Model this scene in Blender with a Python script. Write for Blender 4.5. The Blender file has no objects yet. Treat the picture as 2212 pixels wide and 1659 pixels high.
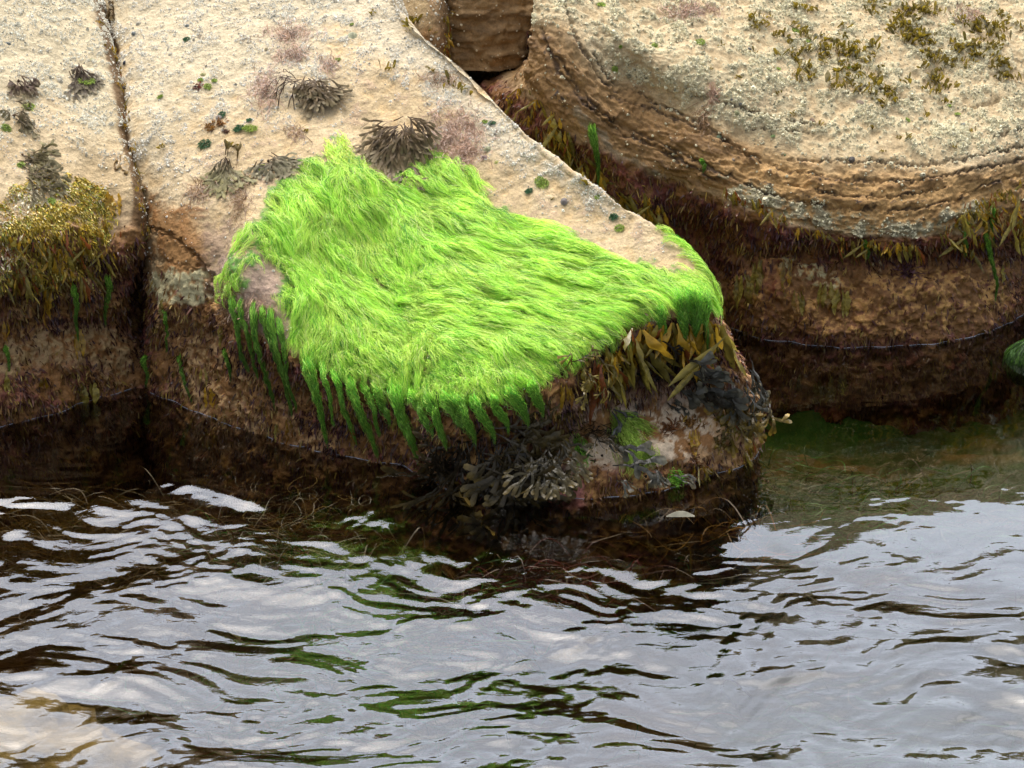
import bpy, math, random
import numpy as np

# ------------------------------------------------------------------ camera, world, sun, exposure
SC = bpy.context.scene
COL = SC.collection
H = 3.8                      # camera height above the water
PITCH = math.radians(22.0)
FPX = 1106 / math.tan(math.radians(10.0))   # focal length in units of a 2212-wide picture

cam_data = bpy.data.cameras.new('camera')
cam = bpy.data.objects.new('camera', cam_data)
COL.objects.link(cam)
cam.location = (0, 0, H)
cam.rotation_euler = (math.radians(90) - PITCH, 0, 0)
cam_data.sensor_width = 36
cam_data.lens = 18 / math.tan(math.radians(10.0))
cam_data.clip_start = 0.1
cam_data.clip_end = 500
SC.camera = cam

SUN_EL, SUN_ROT = 72.0, -25.0
w = bpy.data.worlds.new('World')
SC.world = w
w.use_nodes = True
nt = w.node_tree
nt.nodes.clear()
def wn(t, **k):
    n = nt.nodes.new(t)
    for a, b in k.items(): setattr(n, a, b)
    return n
sky = wn('ShaderNodeTexSky', sky_type='NISHITA')
sky.sun_disc = False
sky.sun_elevation = math.radians(SUN_EL)
sky.sun_rotation = math.radians(SUN_ROT)
sky.dust_density = 3.5
sky.air_density = 1.0
sky.ozone_density = 1.0
hs = wn('ShaderNodeHueSaturation')
hs.inputs['Saturation'].default_value = 0.45
tc = wn('ShaderNodeTexCoord')
mp = wn('ShaderNodeMapping')
mp.inputs['Scale'].default_value = (1.2, 1.2, 3.0)
no = wn('ShaderNodeTexNoise')
no.inputs['Scale'].default_value = 2.2
no.inputs['Detail'].default_value = 5
cr = wn('ShaderNodeMapRange')
cr.inputs['From Min'].default_value = 0.3
cr.inputs['From Max'].default_value = 0.7
cr.inputs['To Min'].default_value = 0.86
cr.inputs['To Max'].default_value = 1.16
mx = wn('ShaderNodeMix', data_type='RGBA', blend_type='MULTIPLY')
mx.inputs[0].default_value = 1.0
bg = wn('ShaderNodeBackground')
bg.inputs['Strength'].default_value = 0.15
wo = wn('ShaderNodeOutputWorld')
L = nt.links.new
L(sky.outputs[0], hs.inputs['Color'])
L(hs.outputs[0], mx.inputs[6])
L(tc.outputs['Generated'], mp.inputs[0]); L(mp.outputs[0], no.inputs['Vector'])
L(no.outputs['Fac'], cr.inputs['Value']); L(cr.outputs[0], mx.inputs[7])
sx = wn('ShaderNodeSeparateXYZ')
L(tc.outputs['Generated'], sx.inputs[0])
gy_ = wn('ShaderNodeMapRange', interpolation_type='SMOOTHSTEP')      # thin bright cloud on the sunward side
gy_.inputs['From Min'].default_value = -.2; gy_.inputs['From Max'].default_value = .8
gy_.inputs['To Min'].default_value = 1.25; gy_.inputs['To Max'].default_value = 5.2
L(sx.outputs['Y'], gy_.inputs['Value'])
mx2 = wn('ShaderNodeMix', data_type='RGBA', blend_type='MULTIPLY'); mx2.inputs[0].default_value = 1.0
L(mx.outputs[2], mx2.inputs[6]); L(gy_.outputs[0], mx2.inputs[7])
L(mx2.outputs[2], bg.inputs['Color']); L(bg.outputs[0], wo.inputs[0])

sd = bpy.data.lights.new('sun', 'SUN')
sd.energy = 1.15
sd.angle = math.radians(65)
sd.color = (1.0, 0.97, 0.92)
sun = bpy.data.objects.new('sun', sd)
COL.objects.link(sun)
_e, _a = math.radians(SUN_EL), math.radians(SUN_ROT)
_d = np.array([math.sin(_a) * math.cos(_e), math.cos(_a) * math.cos(_e), math.sin(_e)])
from mathutils import Vector
sun.rotation_euler = Vector(_d).to_track_quat('Z', 'Y').to_euler()
sun.location = (0, 0, 20)

SC.view_settings.view_transform = 'Standard'
SC.view_settings.look = 'None'
SC.view_settings.exposure = 0.18
SC.view_settings.gamma = 1
SC.view_settings.use_curve_mapping = False
SC.cycles.use_denoising = True
SC.cycles.max_bounces = 8
SC.cycles.transparent_max_bounces = 16
SC.cycles.caustics_reflective = False
SC.cycles.caustics_refractive = False

# ------------------------------------------------------------------ maths helpers
RNG = np.random.default_rng(7)
CT, ST = math.cos(PITCH), math.sin(PITCH)

def tan_a(py):
    dy = (np.asarray(py, float) - 829.5)
    return (ST * FPX + CT * dy) / (CT * FPX - ST * dy)

def unproj(px, py, Y):
    px, py, Y = (np.asarray(a, float) for a in (px, py, Y))
    dy = py - 829.5
    dY = CT * FPX - ST * dy
    dz = -(ST * FPX + CT * dy)
    lam = Y / dY
    return np.stack(np.broadcast_arrays(lam * (px - 1106), Y, H + lam * dz), -1)

def proj(P):
    x, y, z = P[..., 0], P[..., 1], P[..., 2] - H
    dep = y * CT - z * ST
    up = y * ST + z * CT
    return 1106 + FPX * x / dep, 829.5 - FPX * up / dep

def wpt(px, py, z=0.0):           # point where the sight line meets height z
    return unproj(px, py, (H - z) / tan_a(py))

def unit(v):
    return v / np.maximum(np.linalg.norm(v, axis=-1, keepdims=True), 1e-9)

def sstep(x, a, b):
    t = np.clip((x - a) / (b - a), 0, 1)
    return t * t * (3 - 2 * t)

_G = unit(np.random.default_rng(3).normal(size=(256, 3)))
_PM = np.random.default_rng(4).permutation(256)
_PM = np.concatenate([_PM, _PM, _PM])

def pnoise(p):
    pi = np.floor(p).astype(np.int64)
    f = p - pi
    pi &= 255
    u = f * f * f * (f * (f * 6 - 15) + 10)
    X, Y, Z = pi[..., 0], pi[..., 1], pi[..., 2]
    def g(dx, dy, dz):
        h = _PM[_PM[_PM[(X + dx) & 255] + ((Y + dy) & 255)] + ((Z + dz) & 255)]
        gr = _G[h]
        return gr[..., 0] * (f[..., 0] - dx) + gr[..., 1] * (f[..., 1] - dy) + gr[..., 2] * (f[..., 2] - dz)
    ux, uy, uz = u[..., 0], u[..., 1], u[..., 2]
    def lx(dy, dz):
        a = g(0, dy, dz)
        return a + ux * (g(1, dy, dz) - a)
    a = lx(0, 0); a = a + uy * (lx(1, 0) - a)
    b = lx(0, 1); b = b + uy * (lx(1, 1) - b)
    return (a + uz * (b - a)) * 1.5

def fbm(p, octs=4, gain=0.5, lac=2.03, off=0.0):
    s, amp, q = 0.0, 1.0, np.asarray(p, float) + off
    for _ in range(octs):
        s = s + amp * pnoise(q)
        q = q * lac + 17.3
        amp *= gain
    return s

def pdist(px, py, poly):           # signed distance to a polygon, positive inside
    poly = np.asarray(poly, float)
    d = np.full(px.shape, 1e9)
    inside = np.zeros(px.shape, bool)
    for a, b in zip(poly, np.roll(poly, -1, 0)):
        ab = b - a
        t = np.clip(((px - a[0]) * ab[0] + (py - a[1]) * ab[1]) / max((ab ** 2).sum(), 1e-9), 0, 1)
        d = np.minimum(d, (px - a[0] - t * ab[0]) ** 2 + (py - a[1] - t * ab[1]) ** 2)
        c = ((a[1] > py) != (b[1] > py))
        with np.errstate(divide='ignore', invalid='ignore'):
            xx = (b[0] - a[0]) * (py - a[1]) / (b[1] - a[1]) + a[0]
        inside ^= c & (px < xx)
    d = np.sqrt(d)
    return np.where(inside, d, -d)

def plinedist(px, py, pts):
    pts = np.asarray(pts, float)
    d = np.full(px.shape, 1e9)
    for a, b in zip(pts[:-1], pts[1:]):
        ab = b - a
        t = np.clip(((px - a[0]) * ab[0] + (py - a[1]) * ab[1]) / max((ab ** 2).sum(), 1e-9), 0, 1)
        d = np.minimum(d, (px - a[0] - t * ab[0]) ** 2 + (py - a[1] - t * ab[1]) ** 2)
    return np.sqrt(d)

# ------------------------------------------------------------------ object helpers
def tag(o, label=None, cat=None, group=None, kind=None):
    if label: o['label'] = label
    if cat: o['category'] = cat
    if group: o['group'] = group
    if kind: o['kind'] = kind
    return o

def mesh_from(name, V, F, mat, col=None, smooth=True, parent=None, extra=None):
    """V (n,3); F (m,3|4) int array, or a list of such arrays."""
    me = bpy.data.meshes.new(name)
    if not isinstance(F, list): F = [F]
    F = [np.asarray(f, np.int32) for f in F if len(f)]
    V = np.asarray(V, np.float32)
    me.vertices.add(len(V))
    me.vertices.foreach_set('co', V.ravel())
    loops = np.concatenate([f.ravel() for f in F])
    tot = np.concatenate([np.full(len(f), f.shape[1], np.int32) for f in F])
    st = np.concatenate([[0], np.cumsum(tot)[:-1]]).astype(np.int32)
    me.loops.add(len(loops))
    me.loops.foreach_set('vertex_index', loops)
    me.polygons.add(len(tot))
    me.polygons.foreach_set('loop_start', st)
    me.polygons.foreach_set('loop_total', tot)
    me.polygons.foreach_set('use_smooth', np.full(len(tot), smooth))
    if col is not None:
        a = me.color_attributes.new('Col', 'FLOAT_COLOR', 'POINT')
        c = np.ones((len(V), 4), np.float32)
        c[:, :3] = col
        a.data.foreach_set('color', c.ravel())
    for k, v in (extra or {}).items():
        a = me.attributes.new(k, 'FLOAT', 'POINT')
        a.data.foreach_set('value', np.asarray(v, np.float32).ravel())
    me.update(calc_edges=True)
    me.validate()
    me.materials.append(mat)
    o = bpy.data.objects.new(name, me)
    COL.objects.link(o)
    if parent is not None: o.parent = parent
    return o

def grid_faces(M, N):
    i = np.arange(M - 1)[:, None] * N + np.arange(N - 1)[None]
    return np.stack([i, i + 1, i + N + 1, i + N], -1).reshape(-1, 4)

def new_mat(name):
    m = bpy.data.materials.new(name)
    m.use_nodes = True
    m.node_tree.nodes.clear()
    return m

class NB:
    def __init__(s, m): s.t = m.node_tree
    def n(s, t, ins=None, **k):
        nd = s.t.nodes.new(t)
        for a, b in k.items(): setattr(nd, a, b)
        for a, b in (ins or {}).items():
            if isinstance(b, bpy.types.NodeSocket): s.t.links.new(b, nd.inputs[a])
            else: nd.inputs[a].default_value = b
        return nd

def rock_material(name, bump=0.004, speck=0.5):
    m = new_mat(name); b = NB(m)
    at = b.n('ShaderNodeAttribute', attribute_name='Col')
    wet = b.n('ShaderNodeAttribute', attribute_name='wet')
    tc = b.n('ShaderNodeTexCoord')
    n1 = b.n('ShaderNodeTexNoise', {'Vector': tc.outputs['Object'], 'Scale': 130.0, 'Detail': 4.0, 'Roughness': 0.7})
    n2 = b.n('ShaderNodeTexNoise', {'Vector': tc.outputs['Object'], 'Scale': 26.0, 'Detail': 5.0, 'Roughness': 0.65})
    r1 = b.n('ShaderNodeMapRange', {'Value': n1.outputs['Fac'], 'From Min': 0.3, 'From Max': 0.7, 'To Min': 1 - speck * .6, 'To Max': 1 + speck * .6})
    r2 = b.n('ShaderNodeMapRange', {'Value': n2.outputs['Fac'], 'From Min': 0.3, 'From Max': 0.7, 'To Min': 0.82, 'To Max': 1.18})
    mu = b.n('ShaderNodeMath', {0: r1.outputs[0], 1: r2.outputs[0]}, operation='MULTIPLY')
    mc = b.n('ShaderNodeVectorMath', {0: at.outputs['Color'], 'Scale': mu.outputs[0]}, operation='SCALE')
    bp = b.n('ShaderNodeBump', {'Height': n1.outputs['Fac'], 'Distance': bump, 'Strength': 0.8})
    bp2 = b.n('ShaderNodeBump', {'Height': n2.outputs['Fac'], 'Distance': bump * 4, 'Strength': 0.8, 'Normal': bp.outputs[0]})
    rg = b.n('ShaderNodeMapRange', {'Value': wet.outputs['Fac'], 'To Min': 0.85, 'To Max': 0.45})
    sp = b.n('ShaderNodeMapRange', {'Value': wet.outputs['Fac'], 'To Min': 0.15, 'To Max': 0.22})
    pr = b.n('ShaderNodeBsdfPrincipled', {'Base Color': mc.outputs[0], 'Roughness': rg.outputs[0], 'Specular IOR Level': sp.outputs[0], 'Normal': bp2.outputs[0]})
    b.n('ShaderNodeOutputMaterial', {0: pr.outputs[0]})
    return m

def leaf_material(name, rough=0.4, trans=0.3, spec=0.5, scale=60, var=0.25, bump=.003):
    m = new_mat(name); b = NB(m)
    at = b.n('ShaderNodeAttribute', attribute_name='Col')
    tc = b.n('ShaderNodeTexCoord')
    n1 = b.n('ShaderNodeTexNoise', {'Vector': tc.outputs['Object'], 'Scale': float(scale), 'Detail': 3.0})
    r1 = b.n('ShaderNodeMapRange', {'Value': n1.outputs['Fac'], 'From Min': 0.3, 'From Max': 0.7, 'To Min': 1 - var, 'To Max': 1 + var})
    mc = b.n('ShaderNodeVectorMath', {0: at.outputs['Color'], 'Scale': r1.outputs[0]}, operation='SCALE')
    bp = b.n('ShaderNodeBump', {'Height': n1.outputs['Fac'], 'Distance': bump, 'Strength': 0.7})
    pr = b.n('ShaderNodeBsdfPrincipled', {'Base Color': mc.outputs[0], 'Roughness': rough, 'Specular IOR Level': spec, 'Normal': bp.outputs[0]})
    tr = b.n('ShaderNodeBsdfTranslucent', {'Color': mc.outputs[0]})
    mi = b.n('ShaderNodeMixShader', {0: trans, 1: pr.outputs[0], 2: tr.outputs[0]})
    b.n('ShaderNodeOutputMaterial', {0: mi.outputs[0]})
    return m

# ------------------------------------------------------------------ rock surfaces
def chain(pts):
    """Profile from the waterline up: (px,py) then (px,py,slope degrees)..., each point placed on its own sight line."""
    x, y = pts[0][:2]
    z = 0.0 if len(pts[0]) < 3 else pts[0][2]
    Y = (H - z) / tan_a(y)
    out = [unproj(x, y, Y)]
    for x, y, s in pts[1:]:
        t = tan_a(y)
        if abs(s - 90) < 1e-6: Yn = Y
        else:
            m = math.tan(math.radians(s))
            Yn = (H - z + Y * m) / (t + m)
        z = H - Yn * t; Y = Yn
        out.append(unproj(x, y, Yn))
    return np.array(out)

def hermite(C, u, uu):
    """interpolate rows of C (K,...) known at u, at uu"""
    m = np.zeros_like(C)
    du = np.diff(u)
    sl = np.diff(C, axis=0) / du.reshape(-1, *([1] * (C.ndim - 1)))
    m[0], m[-1] = sl[0], sl[-1]
    wA = du[1:].reshape(-1, *([1] * (C.ndim - 1))); wB = du[:-1].reshape(wA.shape)
    m[1:-1] = (sl[:-1] * wA + sl[1:] * wB) / (wA + wB)
    k = np.clip(np.searchsorted(u, uu, side='right') - 1, 0, len(u) - 2)
    h = du[k]; t = (uu - u[k]) / h
    sh = (-1,) + (1,) * (C.ndim - 1)
    t = t.reshape(sh); h = h.reshape(sh)
    return ((2 * t ** 3 - 3 * t ** 2 + 1) * C[k] + (t ** 3 - 2 * t ** 2 + t) * h * m[k]
            + (-2 * t ** 3 + 3 * t ** 2) * C[k + 1] + (t ** 3 - t ** 2) * h * m[k + 1])

class Surf:
    def __init__(s, cols, step=0.0045, base=True, back=True, bz=None):
        C = [np.asarray(c) for c in cols]
        D = []
        for ci, c in enumerate(C):
            q = .34 if bz is None else bz[ci]
            lo = [c[0] + [0, -.02, -.12], c[0] + [0, -.12, -.5], c[0] + [0, -.2, -1.0]] if base else []
            hi = [c[-1] + [0, .6, q], c[-1] + [0, 1.3, q - .09], c[-1] + [0, 1.7, -1.6]] if back else []
            D.append(np.array(lo[::-1] + list(c) + hi))
        C = np.array(D)                                    # (K cols, R rows, 3)
        s.nlo = 3 if base else 0
        cr = np.linalg.norm(np.diff(C, axis=1), axis=2).mean(0)
        ur = np.concatenate([[0], np.cumsum(cr)])
        cc = np.linalg.norm(np.diff(C, axis=0), axis=2)[:, (2 if base else 0):(-3 if back else None)].mean(1)
        uc = np.concatenate([[0], np.cumsum(cc)])
        # dense where seen, coarse where not
        def dens(u, st, fine):
            out = []
            for k in range(len(u) - 1):
                n = max(2, int((u[k + 1] - u[k]) / (st if fine(k) else st * 4)))
                out.append(np.linspace(u[k], u[k + 1], n, endpoint=False))
            return np.concatenate(out + [[u[-1]]])
        R = len(ur)
        rr = dens(ur, step, lambda k: (k >= 1 or not base) and (k < R - 4 or not back))
        tt = dens(uc, step, lambda k: True)
        A = hermite(C.transpose(1, 0, 2), ur, rr)          # rows, K, 3
        P = hermite(A.transpose(1, 0, 2), uc, tt).transpose(1, 0, 2)
        s.P = P; s.ur = ur; s.rr = rr; s.uc = uc; s.tt = tt
        s.row = np.interp(rr, ur, np.arange(len(ur)) - s.nlo)[:, None] + np.zeros(P.shape[:2])  # control-row coordinate
        s.arc = rr[:, None] + np.zeros(P.shape[:2]); s.lat = tt[None] + np.zeros(P.shape[:2])
        s.P0 = P.copy()
        s.px, s.py = proj(P)
        s.normals()
    def normals(s):
        P = s.P
        du = np.gradient(P, axis=0); dv = np.gradient(P, axis=1)
        n = unit(np.cross(dv, du))
        v = np.array([0, 0, H]) - P
        c = tuple(k // 2 for k in n.shape[:2])
        if (n * unit(v)).sum(-1).mean() < 0:
            n = -n; s.flip = True
        else: s.flip = False
        s.N = n; s.du = du; s.dv = dv
        s.area = np.linalg.norm(np.cross(dv, du), axis=-1)
    def displace(s, d):
        s.P = s.P + s.N * d[..., None]
        s.normals()
    def build(s, name, mat, col, wet):
        M, N = s.P.shape[:2]
        F = grid_faces(M, N)
        if s.flip: F = F[:, ::-1]
        return mesh_from(name, s.P.reshape(-1, 3), F, mat, np.clip(col, 0, 1).reshape(-1, 3), extra={'wet': wet.ravel()})

MAIN = [
 [(318,836),(322,765,80),(325,705,80),(325,650,100),(322,595,88),(318,520,70),(312,440,45),(290,310,32),(268,190,28),(240,60,26),(212,-70,25)],
 [(390,872),(390,790,78),(385,720,75),(385,660,112),(382,605,85),(395,530,72),(400,450,45),(385,320,32),(365,190,28),(340,60,26),(315,-70,25)],
 [(450,900),(455,800,80),(455,735,80),(460,690,105),(462,640,85),(475,565,70),(488,480,45),(478,340,32),(465,200,27),(440,60,26),(420,-70,25)],
 [(540,935),(540,860,85),(530,790,92),(515,745,102),(505,690,88),(515,600,70),(540,510,42),(545,365,29),(535,215,27),(520,70,26),(500,-70,25)],
 [(640,965),(640,890,85),(630,845,95),(615,805,105),(610,755,80),(610,665,58),(620,545,34),(630,385,27),(620,225,26),(600,70,26),(580,-70,25)],
 [(760,990),(755,935,85),(745,890,95),(738,865,110),(733,815,75),(725,705,48),(725,575,30),(722,405,26),(705,235,26),(680,80,26),(650,-70,25)],
 [(880,1012),(878,970,82),(868,940,95),(860,918,112),(858,865,78),(850,755,46),(840,605,27),(820,425,24),(790,245,26),(750,90,26),(710,-70,25)],
 [(990,1072),(990,1020,68),(987,968,75),(983,930,115),(983,885,80),(975,775,44),(960,625,25),(920,445,24),(870,265,25),(820,95,26),(760,-70,25)],
 [(1120,1085),(1120,1010,60),(1118,950,52),(1110,905,122),(1110,860,82),(1090,765,42),(1060,625,25),(1000,455,24),(940,275,25),(880,102,26),(800,-70,25)],
 [(1240,1080),(1240,1000,62),(1235,925,36),(1225,850,112),(1215,800,82),(1190,722,38),(1150,605,25),(1080,455,24),(1010,285,25),(930,132,26),(800,-68,25)],
 [(1380,1065),(1385,980,62),(1385,895,32),(1352,790,98),(1332,718,85),(1290,668,34),(1240,575,24),(1160,435,24),(1070,293,25),(965,150,26),(815,-45,25)],
 [(1480,1045),(1490,960,68),(1480,870,36),(1450,765,98),(1430,680,85),(1400,632,32),(1350,555,24),(1260,452,24),(1130,313,25),(1000,172,26),(835,-8,25)],
 [(1572,1020),(1582,930,75),(1562,850,55),(1532,760,96),(1517,685,86),(1488,612,48),(1430,533,26),(1312,442,24),(1160,326,25),(1022,183,26),(858,28,25)],
 [(1640,985),(1645,910,84),(1605,820,78),(1565,740,90),(1545,665,85),(1518,592,62),(1447,512,28),(1322,430,25),(1172,326,25),(1042,192,26),(880,58,26)],
]
RIGHT = [
 [(1330,735),(1290,600,70),(1240,470,62),(1200,370,60),(1170,280,66),(1158,180,80),(1155,110,80),(1155,50,70),(1157,0,50),(1160,-40,40),(1165,-80,30)],
 [(1400,732),(1360,600,72),(1320,500,66),(1282,430,62),(1238,345,76),(1192,225,88),(1202,130,75),(1222,50,58),(1240,0,45),(1258,-50,35),(1270,-90,30)],
 [(1480,726),(1450,620,75),(1410,520,70),(1370,455,70),(1318,375,98),(1272,278,82),(1276,205,68),(1285,130,50),(1300,50,36),(1315,-20,31),(1330,-80,28)],
 [(1560,702),(1540,630,78),(1520,560,75),(1482,490,80),(1440,428,106),(1408,352,84),(1396,275,60),(1392,200,43),(1400,120,33),(1415,30,28),(1430,-80,26)],
 [(1640,732),(1632,670,80),(1622,590,74),(1602,535,62),(1580,480,120),(1562,412,84),(1550,345,60),(1540,275,43),(1550,180,33),(1560,60,26),(1570,-80,25)],
 [(1780,749),(1775,690,82),(1770,600,68),(1762,556,50),(1755,520,125),(1750,478,84),(1740,405,60),(1735,335,43),(1740,220,33),(1745,80,26),(1750,-80,25)],
 [(1900,750),(1900,690,84),(1900,605,70),(1896,565,46),(1890,535,130),(1890,498,88),(1890,432,60),(1890,360,43),(1890,230,33),(1892,80,26),(1895,-80,25)],
 [(2050,737),(2050,680,84),(2046,600,72),(2042,562,42),(2040,530,130),(2040,495,88),(2042,422,60),(2050,345,43),(2060,220,33),(2065,80,26),(2070,-80,25)],
 [(2160,705),(2160,655,88),(2160,600,75),(2158,558,50),(2158,525,128),(2160,485,88),(2168,400,60),(2180,315,43),(2200,200,33),(2210,80,26),(2220,-80,25)],
 [(2225,668),(2240,620,90),(2255,570,80),(2265,540,60),(2270,510,120),(2280,475,88),(2295,380,60),(2305,300,43),(2320,190,33),(2330,70,26),(2345,-80,25)],
 [(2330,650),(2345,600,90),(2370,555,80),(2385,525,60),(2395,495,115),(2405,450,85),(2420,350,60),(2430,270,43),(2440,170,33),(2450,50,26),(2470,-90,25)],
 [(2560,640),(2575,590,90),(2590,545,80),(2600,515,60),(2600,485,110),(2600,430,80),(2605,330,60),(2610,250,43),(2620,150,33),(2630,40,26),(2640,-100,25)],
]
LEFT = [
 [(-420,985),(-420,900,80),(-420,820,62),(-420,760,62),(-420,640,85),(-420,520,70),(-420,440,45),(-430,310,32),(-435,190,28),(-440,60,26),(-450,-70,25)],
 [(-220,960),(-220,880,80),(-220,800,62),(-220,745,62),(-220,635,90),(-220,525,75),(-220,440,45),(-235,310,32),(-240,190,28),(-245,60,26),(-250,-70,25)],
 [(0,922),(0,850,84),(0,780,60),(0,730,64),(0,625,95),(0,520,80),(0,440,45),(-10,310,32),(-20,190,28),(-40,60,26),(-60,-70,25)],
 [(70,903),(70,835,84),(70,770,60),(70,725,62),(70,612,98),(70,515,82),(68,435,46),(55,310,32),(42,190,28),(15,60,26),(-5,-70,25)],
 [(140,880),(140,815,84),(140,755,60),(140,715,62),(140,605,102),(140,510,84),(138,430,48),(120,310,32),(105,190,28),(72,60,26),(45,-70,25)],
 [(235,852),(235,790,84),(235,735,65),(236,692,52),(236,610,110),(238,528,86),(236,440,50),(215,310,33),(195,190,28),(160,60,26),(130,-70,25)],
 [(298,838),(280,775,85),(266,735,80),(256,695,62),(252,610,112),(276,520,84),(286,440,58),(266,310,34),(244,190,28),(212,60,26),(184,-70,25)],
]
BLOCK_B = [   # dark striated block at the head of the gully
 [(985,150,0.78),(980,110,88),(978,95,88),(976,50,84),(974,0,80),(972,-60,60),(972,-110,35)],
 [(1060,150,0.78),(1060,110,88),(1060,98,88),(1060,50,84),(1060,0,80),(1060,-60,60),(1060,-110,35)],
 [(1150,140,0.78),(1150,105,88),(1149,90,88),(1148,50,84),(1147,0,80),(1146,-60,60),(1146,-110,35)],
]
BLOCK_A = [
 [(700,150,0.80),(700,120,80),(700,60,50),(700,0,34),(700,-60,30),(700,-110,28)],
 [(830,150,0.80),(830,120,80),(830,60,50),(832,0,34),(834,-60,30),(836,-110,28)],
 [(955,160,0.80),(952,110,84),(950,60,74),(948,0,52),(946,-60,34),(944,-110,28)],
]
GULLY = [
 [(900,260,0.50),(905,180,40),(915,130,45),(925,90,60),(935,40,80)],
 [(1080,330,0.45),(1060,220,38),(1055,150,42),(1055,110,60),(1055,60,85)],
 [(1300,420,0.45),(1240,300,40),(1200,200,45),(1175,130,70),(1170,70,85)],
]

def side(c, dx, dy_lo, dz_hi, dy_hi, lip=5):
    out = []
    for i, p in enumerate(c):
        k = min(max((i - lip + 1) / 2.0, 0), 1)
        lo = np.array([dx, dy_lo, 0.0]); hi = np.array([dx * .5, dy_hi, dz_hi])
        out.append(p + lo * (1 - k) + hi * k)
    return np.array(out)

def even(cols, rows, k=.85, deg=2):
    """pull the upper slope towards one smooth curved sheet, keeping each point on its sight line"""
    C = np.array(cols)
    U = C[:, rows].reshape(-1, 3)
    c0 = U.mean(0)
    def basis(x, y):
        x = x - c0[0]; y = y - c0[1]
        t = [x ** 0, x, y, x * x, x * y, y * y]
        if deg > 2: t += [x ** 3, x * x * y]
        return np.stack(t, -1)
    w_ = np.linalg.lstsq(basis(U[:, 0], U[:, 1]), U[:, 2], rcond=None)[0]
    for r in rows:
        px, py = proj(C[:, r])
        Y = C[:, r, 1].copy(); Y0 = Y.copy()
        for _ in range(12):
            def g(Y):
                p = unproj(px, py, Y); return basis(p[:, 0], p[:, 1]) @ w_ - p[:, 2]
            e = 1e-3; Y = Y - np.clip(g(Y) / ((g(Y + e) - g(Y)) / e), -.1, .1)
        C[:, r] = unproj(px, py, Y * k + Y0 * (1 - k))
    return list(C)
mc = even([chain(c) for c in MAIN], [7, 8, 9, 10], .97, 3)
mcols = [side(mc[0], -.10, .75, -.8, .30), side(mc[0], -.035, .25, -.32, .10)] + mc + \
        [side(mc[-1], -.01, .14, -.09, .09), side(mc[-1], -.03, .34, -.34, .17), side(mc[-1], -.15, .75, -1.1, .32)]
rc = even([chain(c) for c in RIGHT], [8, 9, 10])
_k = np.clip((np.arange(11) - 4) / 1.5, 0, 1)[:, None]
rcols = [rc[0] + np.array([-.3, .45, 0]) * (1 - _k) + np.array([.06, .55, -.1]) * _k,
         rc[0] + np.array([-.13, .16, 0]) * (1 - _k) + np.array([.015, .12, -.02]) * _k] + rc
lc = even([chain(c) for c in LEFT], [7, 8, 9, 10])
lcols = lc + [side(lc[-1], .035, .25, -.32, .10), side(lc[-1], .10, .75, -.8, .30)]
S_MAIN = Surf(mcols, bz=[.34] * 9 + [.30, .26, .16, .05, -.05, -.12, -.2, -.3, -.4, -.5][:len(mcols) - 9])
S_RIGHT = Surf(rcols, bz=[.45] * len(rcols))
S_LEFT = Surf(lcols)
bb = [chain(c) for c in BLOCK_B]
S_BB = Surf([side(bb[0], .0, .3, -.0, .3)] + bb + [bb[-1] + [.05, .3, -.05]], base=False, step=.006)
ba = [chain(c) for c in BLOCK_A]
S_BA = Surf(ba + [ba[-1] + [.03, .08, -.05], ba[-1] + [.03, .5, -.15]], base=False, step=.006)
S_G = Surf([chain(c) for c in GULLY], base=False, back=False, step=.006)
# ------------------------------------------------------------------ paint + displacement of the rocks
def C(*v): return np.array(v, float)
TAN, PALE, CREAM = C(.44,.33,.185), C(.49,.385,.235), C(.56,.49,.33)
PINK, ORANGE, BROWN = C(.39,.27,.18), C(.25,.12,.035), C(.25,.12,.04)
DARK, PURPLE, OLIVE = C(.028,.018,.014), C(.16,.045,.038), C(.10,.085,.025)

def blend(col, m, c):
    m = np.clip(m, 0, 1)[..., None]
    return col * (1 - m) + c * m

class Painter:
    def __init__(s, S, seed):
        s.S = S
        p = S.P0
        s.n1 = fbm(p * 4 + seed, 4)
        s.n2 = fbm(p * 14 + seed + 9, 4, .6)
        s.n3 = fbm(p * 45 + seed + 31, 3, .6)
        s.col = np.zeros(p.shape) + TAN
        s.wet = np.zeros(p.shape[:2])
        s.turf = np.zeros(p.shape[:2])
        s.barn = np.zeros(p.shape[:2])
    def poly(s, pts, feather=14, jit=22):
        return sstep(pdist(s.S.px, s.S.py, pts) + jit * (s.n2 * .7 + s.n3 * .5), -feather, feather)
    def line(s, pts, wd, jit=0.0):
        return 1 - sstep(plinedist(s.S.px + jit * s.n2 * 20, s.S.py + jit * s.n3 * 20, pts), wd * .4, wd)

# ---- main boulder
S = S_MAIN; A = Painter(S, 1.0)
r = S.row
col = A.col
col = blend(col, sstep(A.n1, -.2, .6) * .8, PALE)
col = blend(col, sstep(A.n2, .15, .7) * .55, PINK)
col = blend(col, sstep(-A.n2, .2, .8) * .4, C(.52,.34,.15))
# bleached upper left and right ridge
up = A.poly([(200,-90),(760,-90),(700,150),(620,230),(420,230),(330,350),(300,330),(240,100)], 60, 60)
rid = A.poly([(820,-90),(910,40),(1010,150),(1120,260),(1180,330),(1330,440),(1300,440),(1130,360),(1040,320),(960,240),(880,160),(760,90),(600,-90)], 30, 40)
col = blend(col, up * .75, C(.49,.42,.285)); col = blend(col, rid * .7, C(.50,.435,.31))
# slope turning brown on the left flank
fl = A.poly([(312,430),(420,455),(455,520),(468,640),(330,600),(318,500)], 30, 30)
col = blend(col, fl * .9, ORANGE); col = blend(col, fl * sstep(A.n2 + A.n3 * .6, .1, .5) * .8, BROWN)
fl2 = A.poly([(430,480),(500,480),(505,560),(485,690),(450,690),(450,560)], 20, 30)
col = blend(col, fl2 * .8, C(.26,.18,.12)); 
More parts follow.
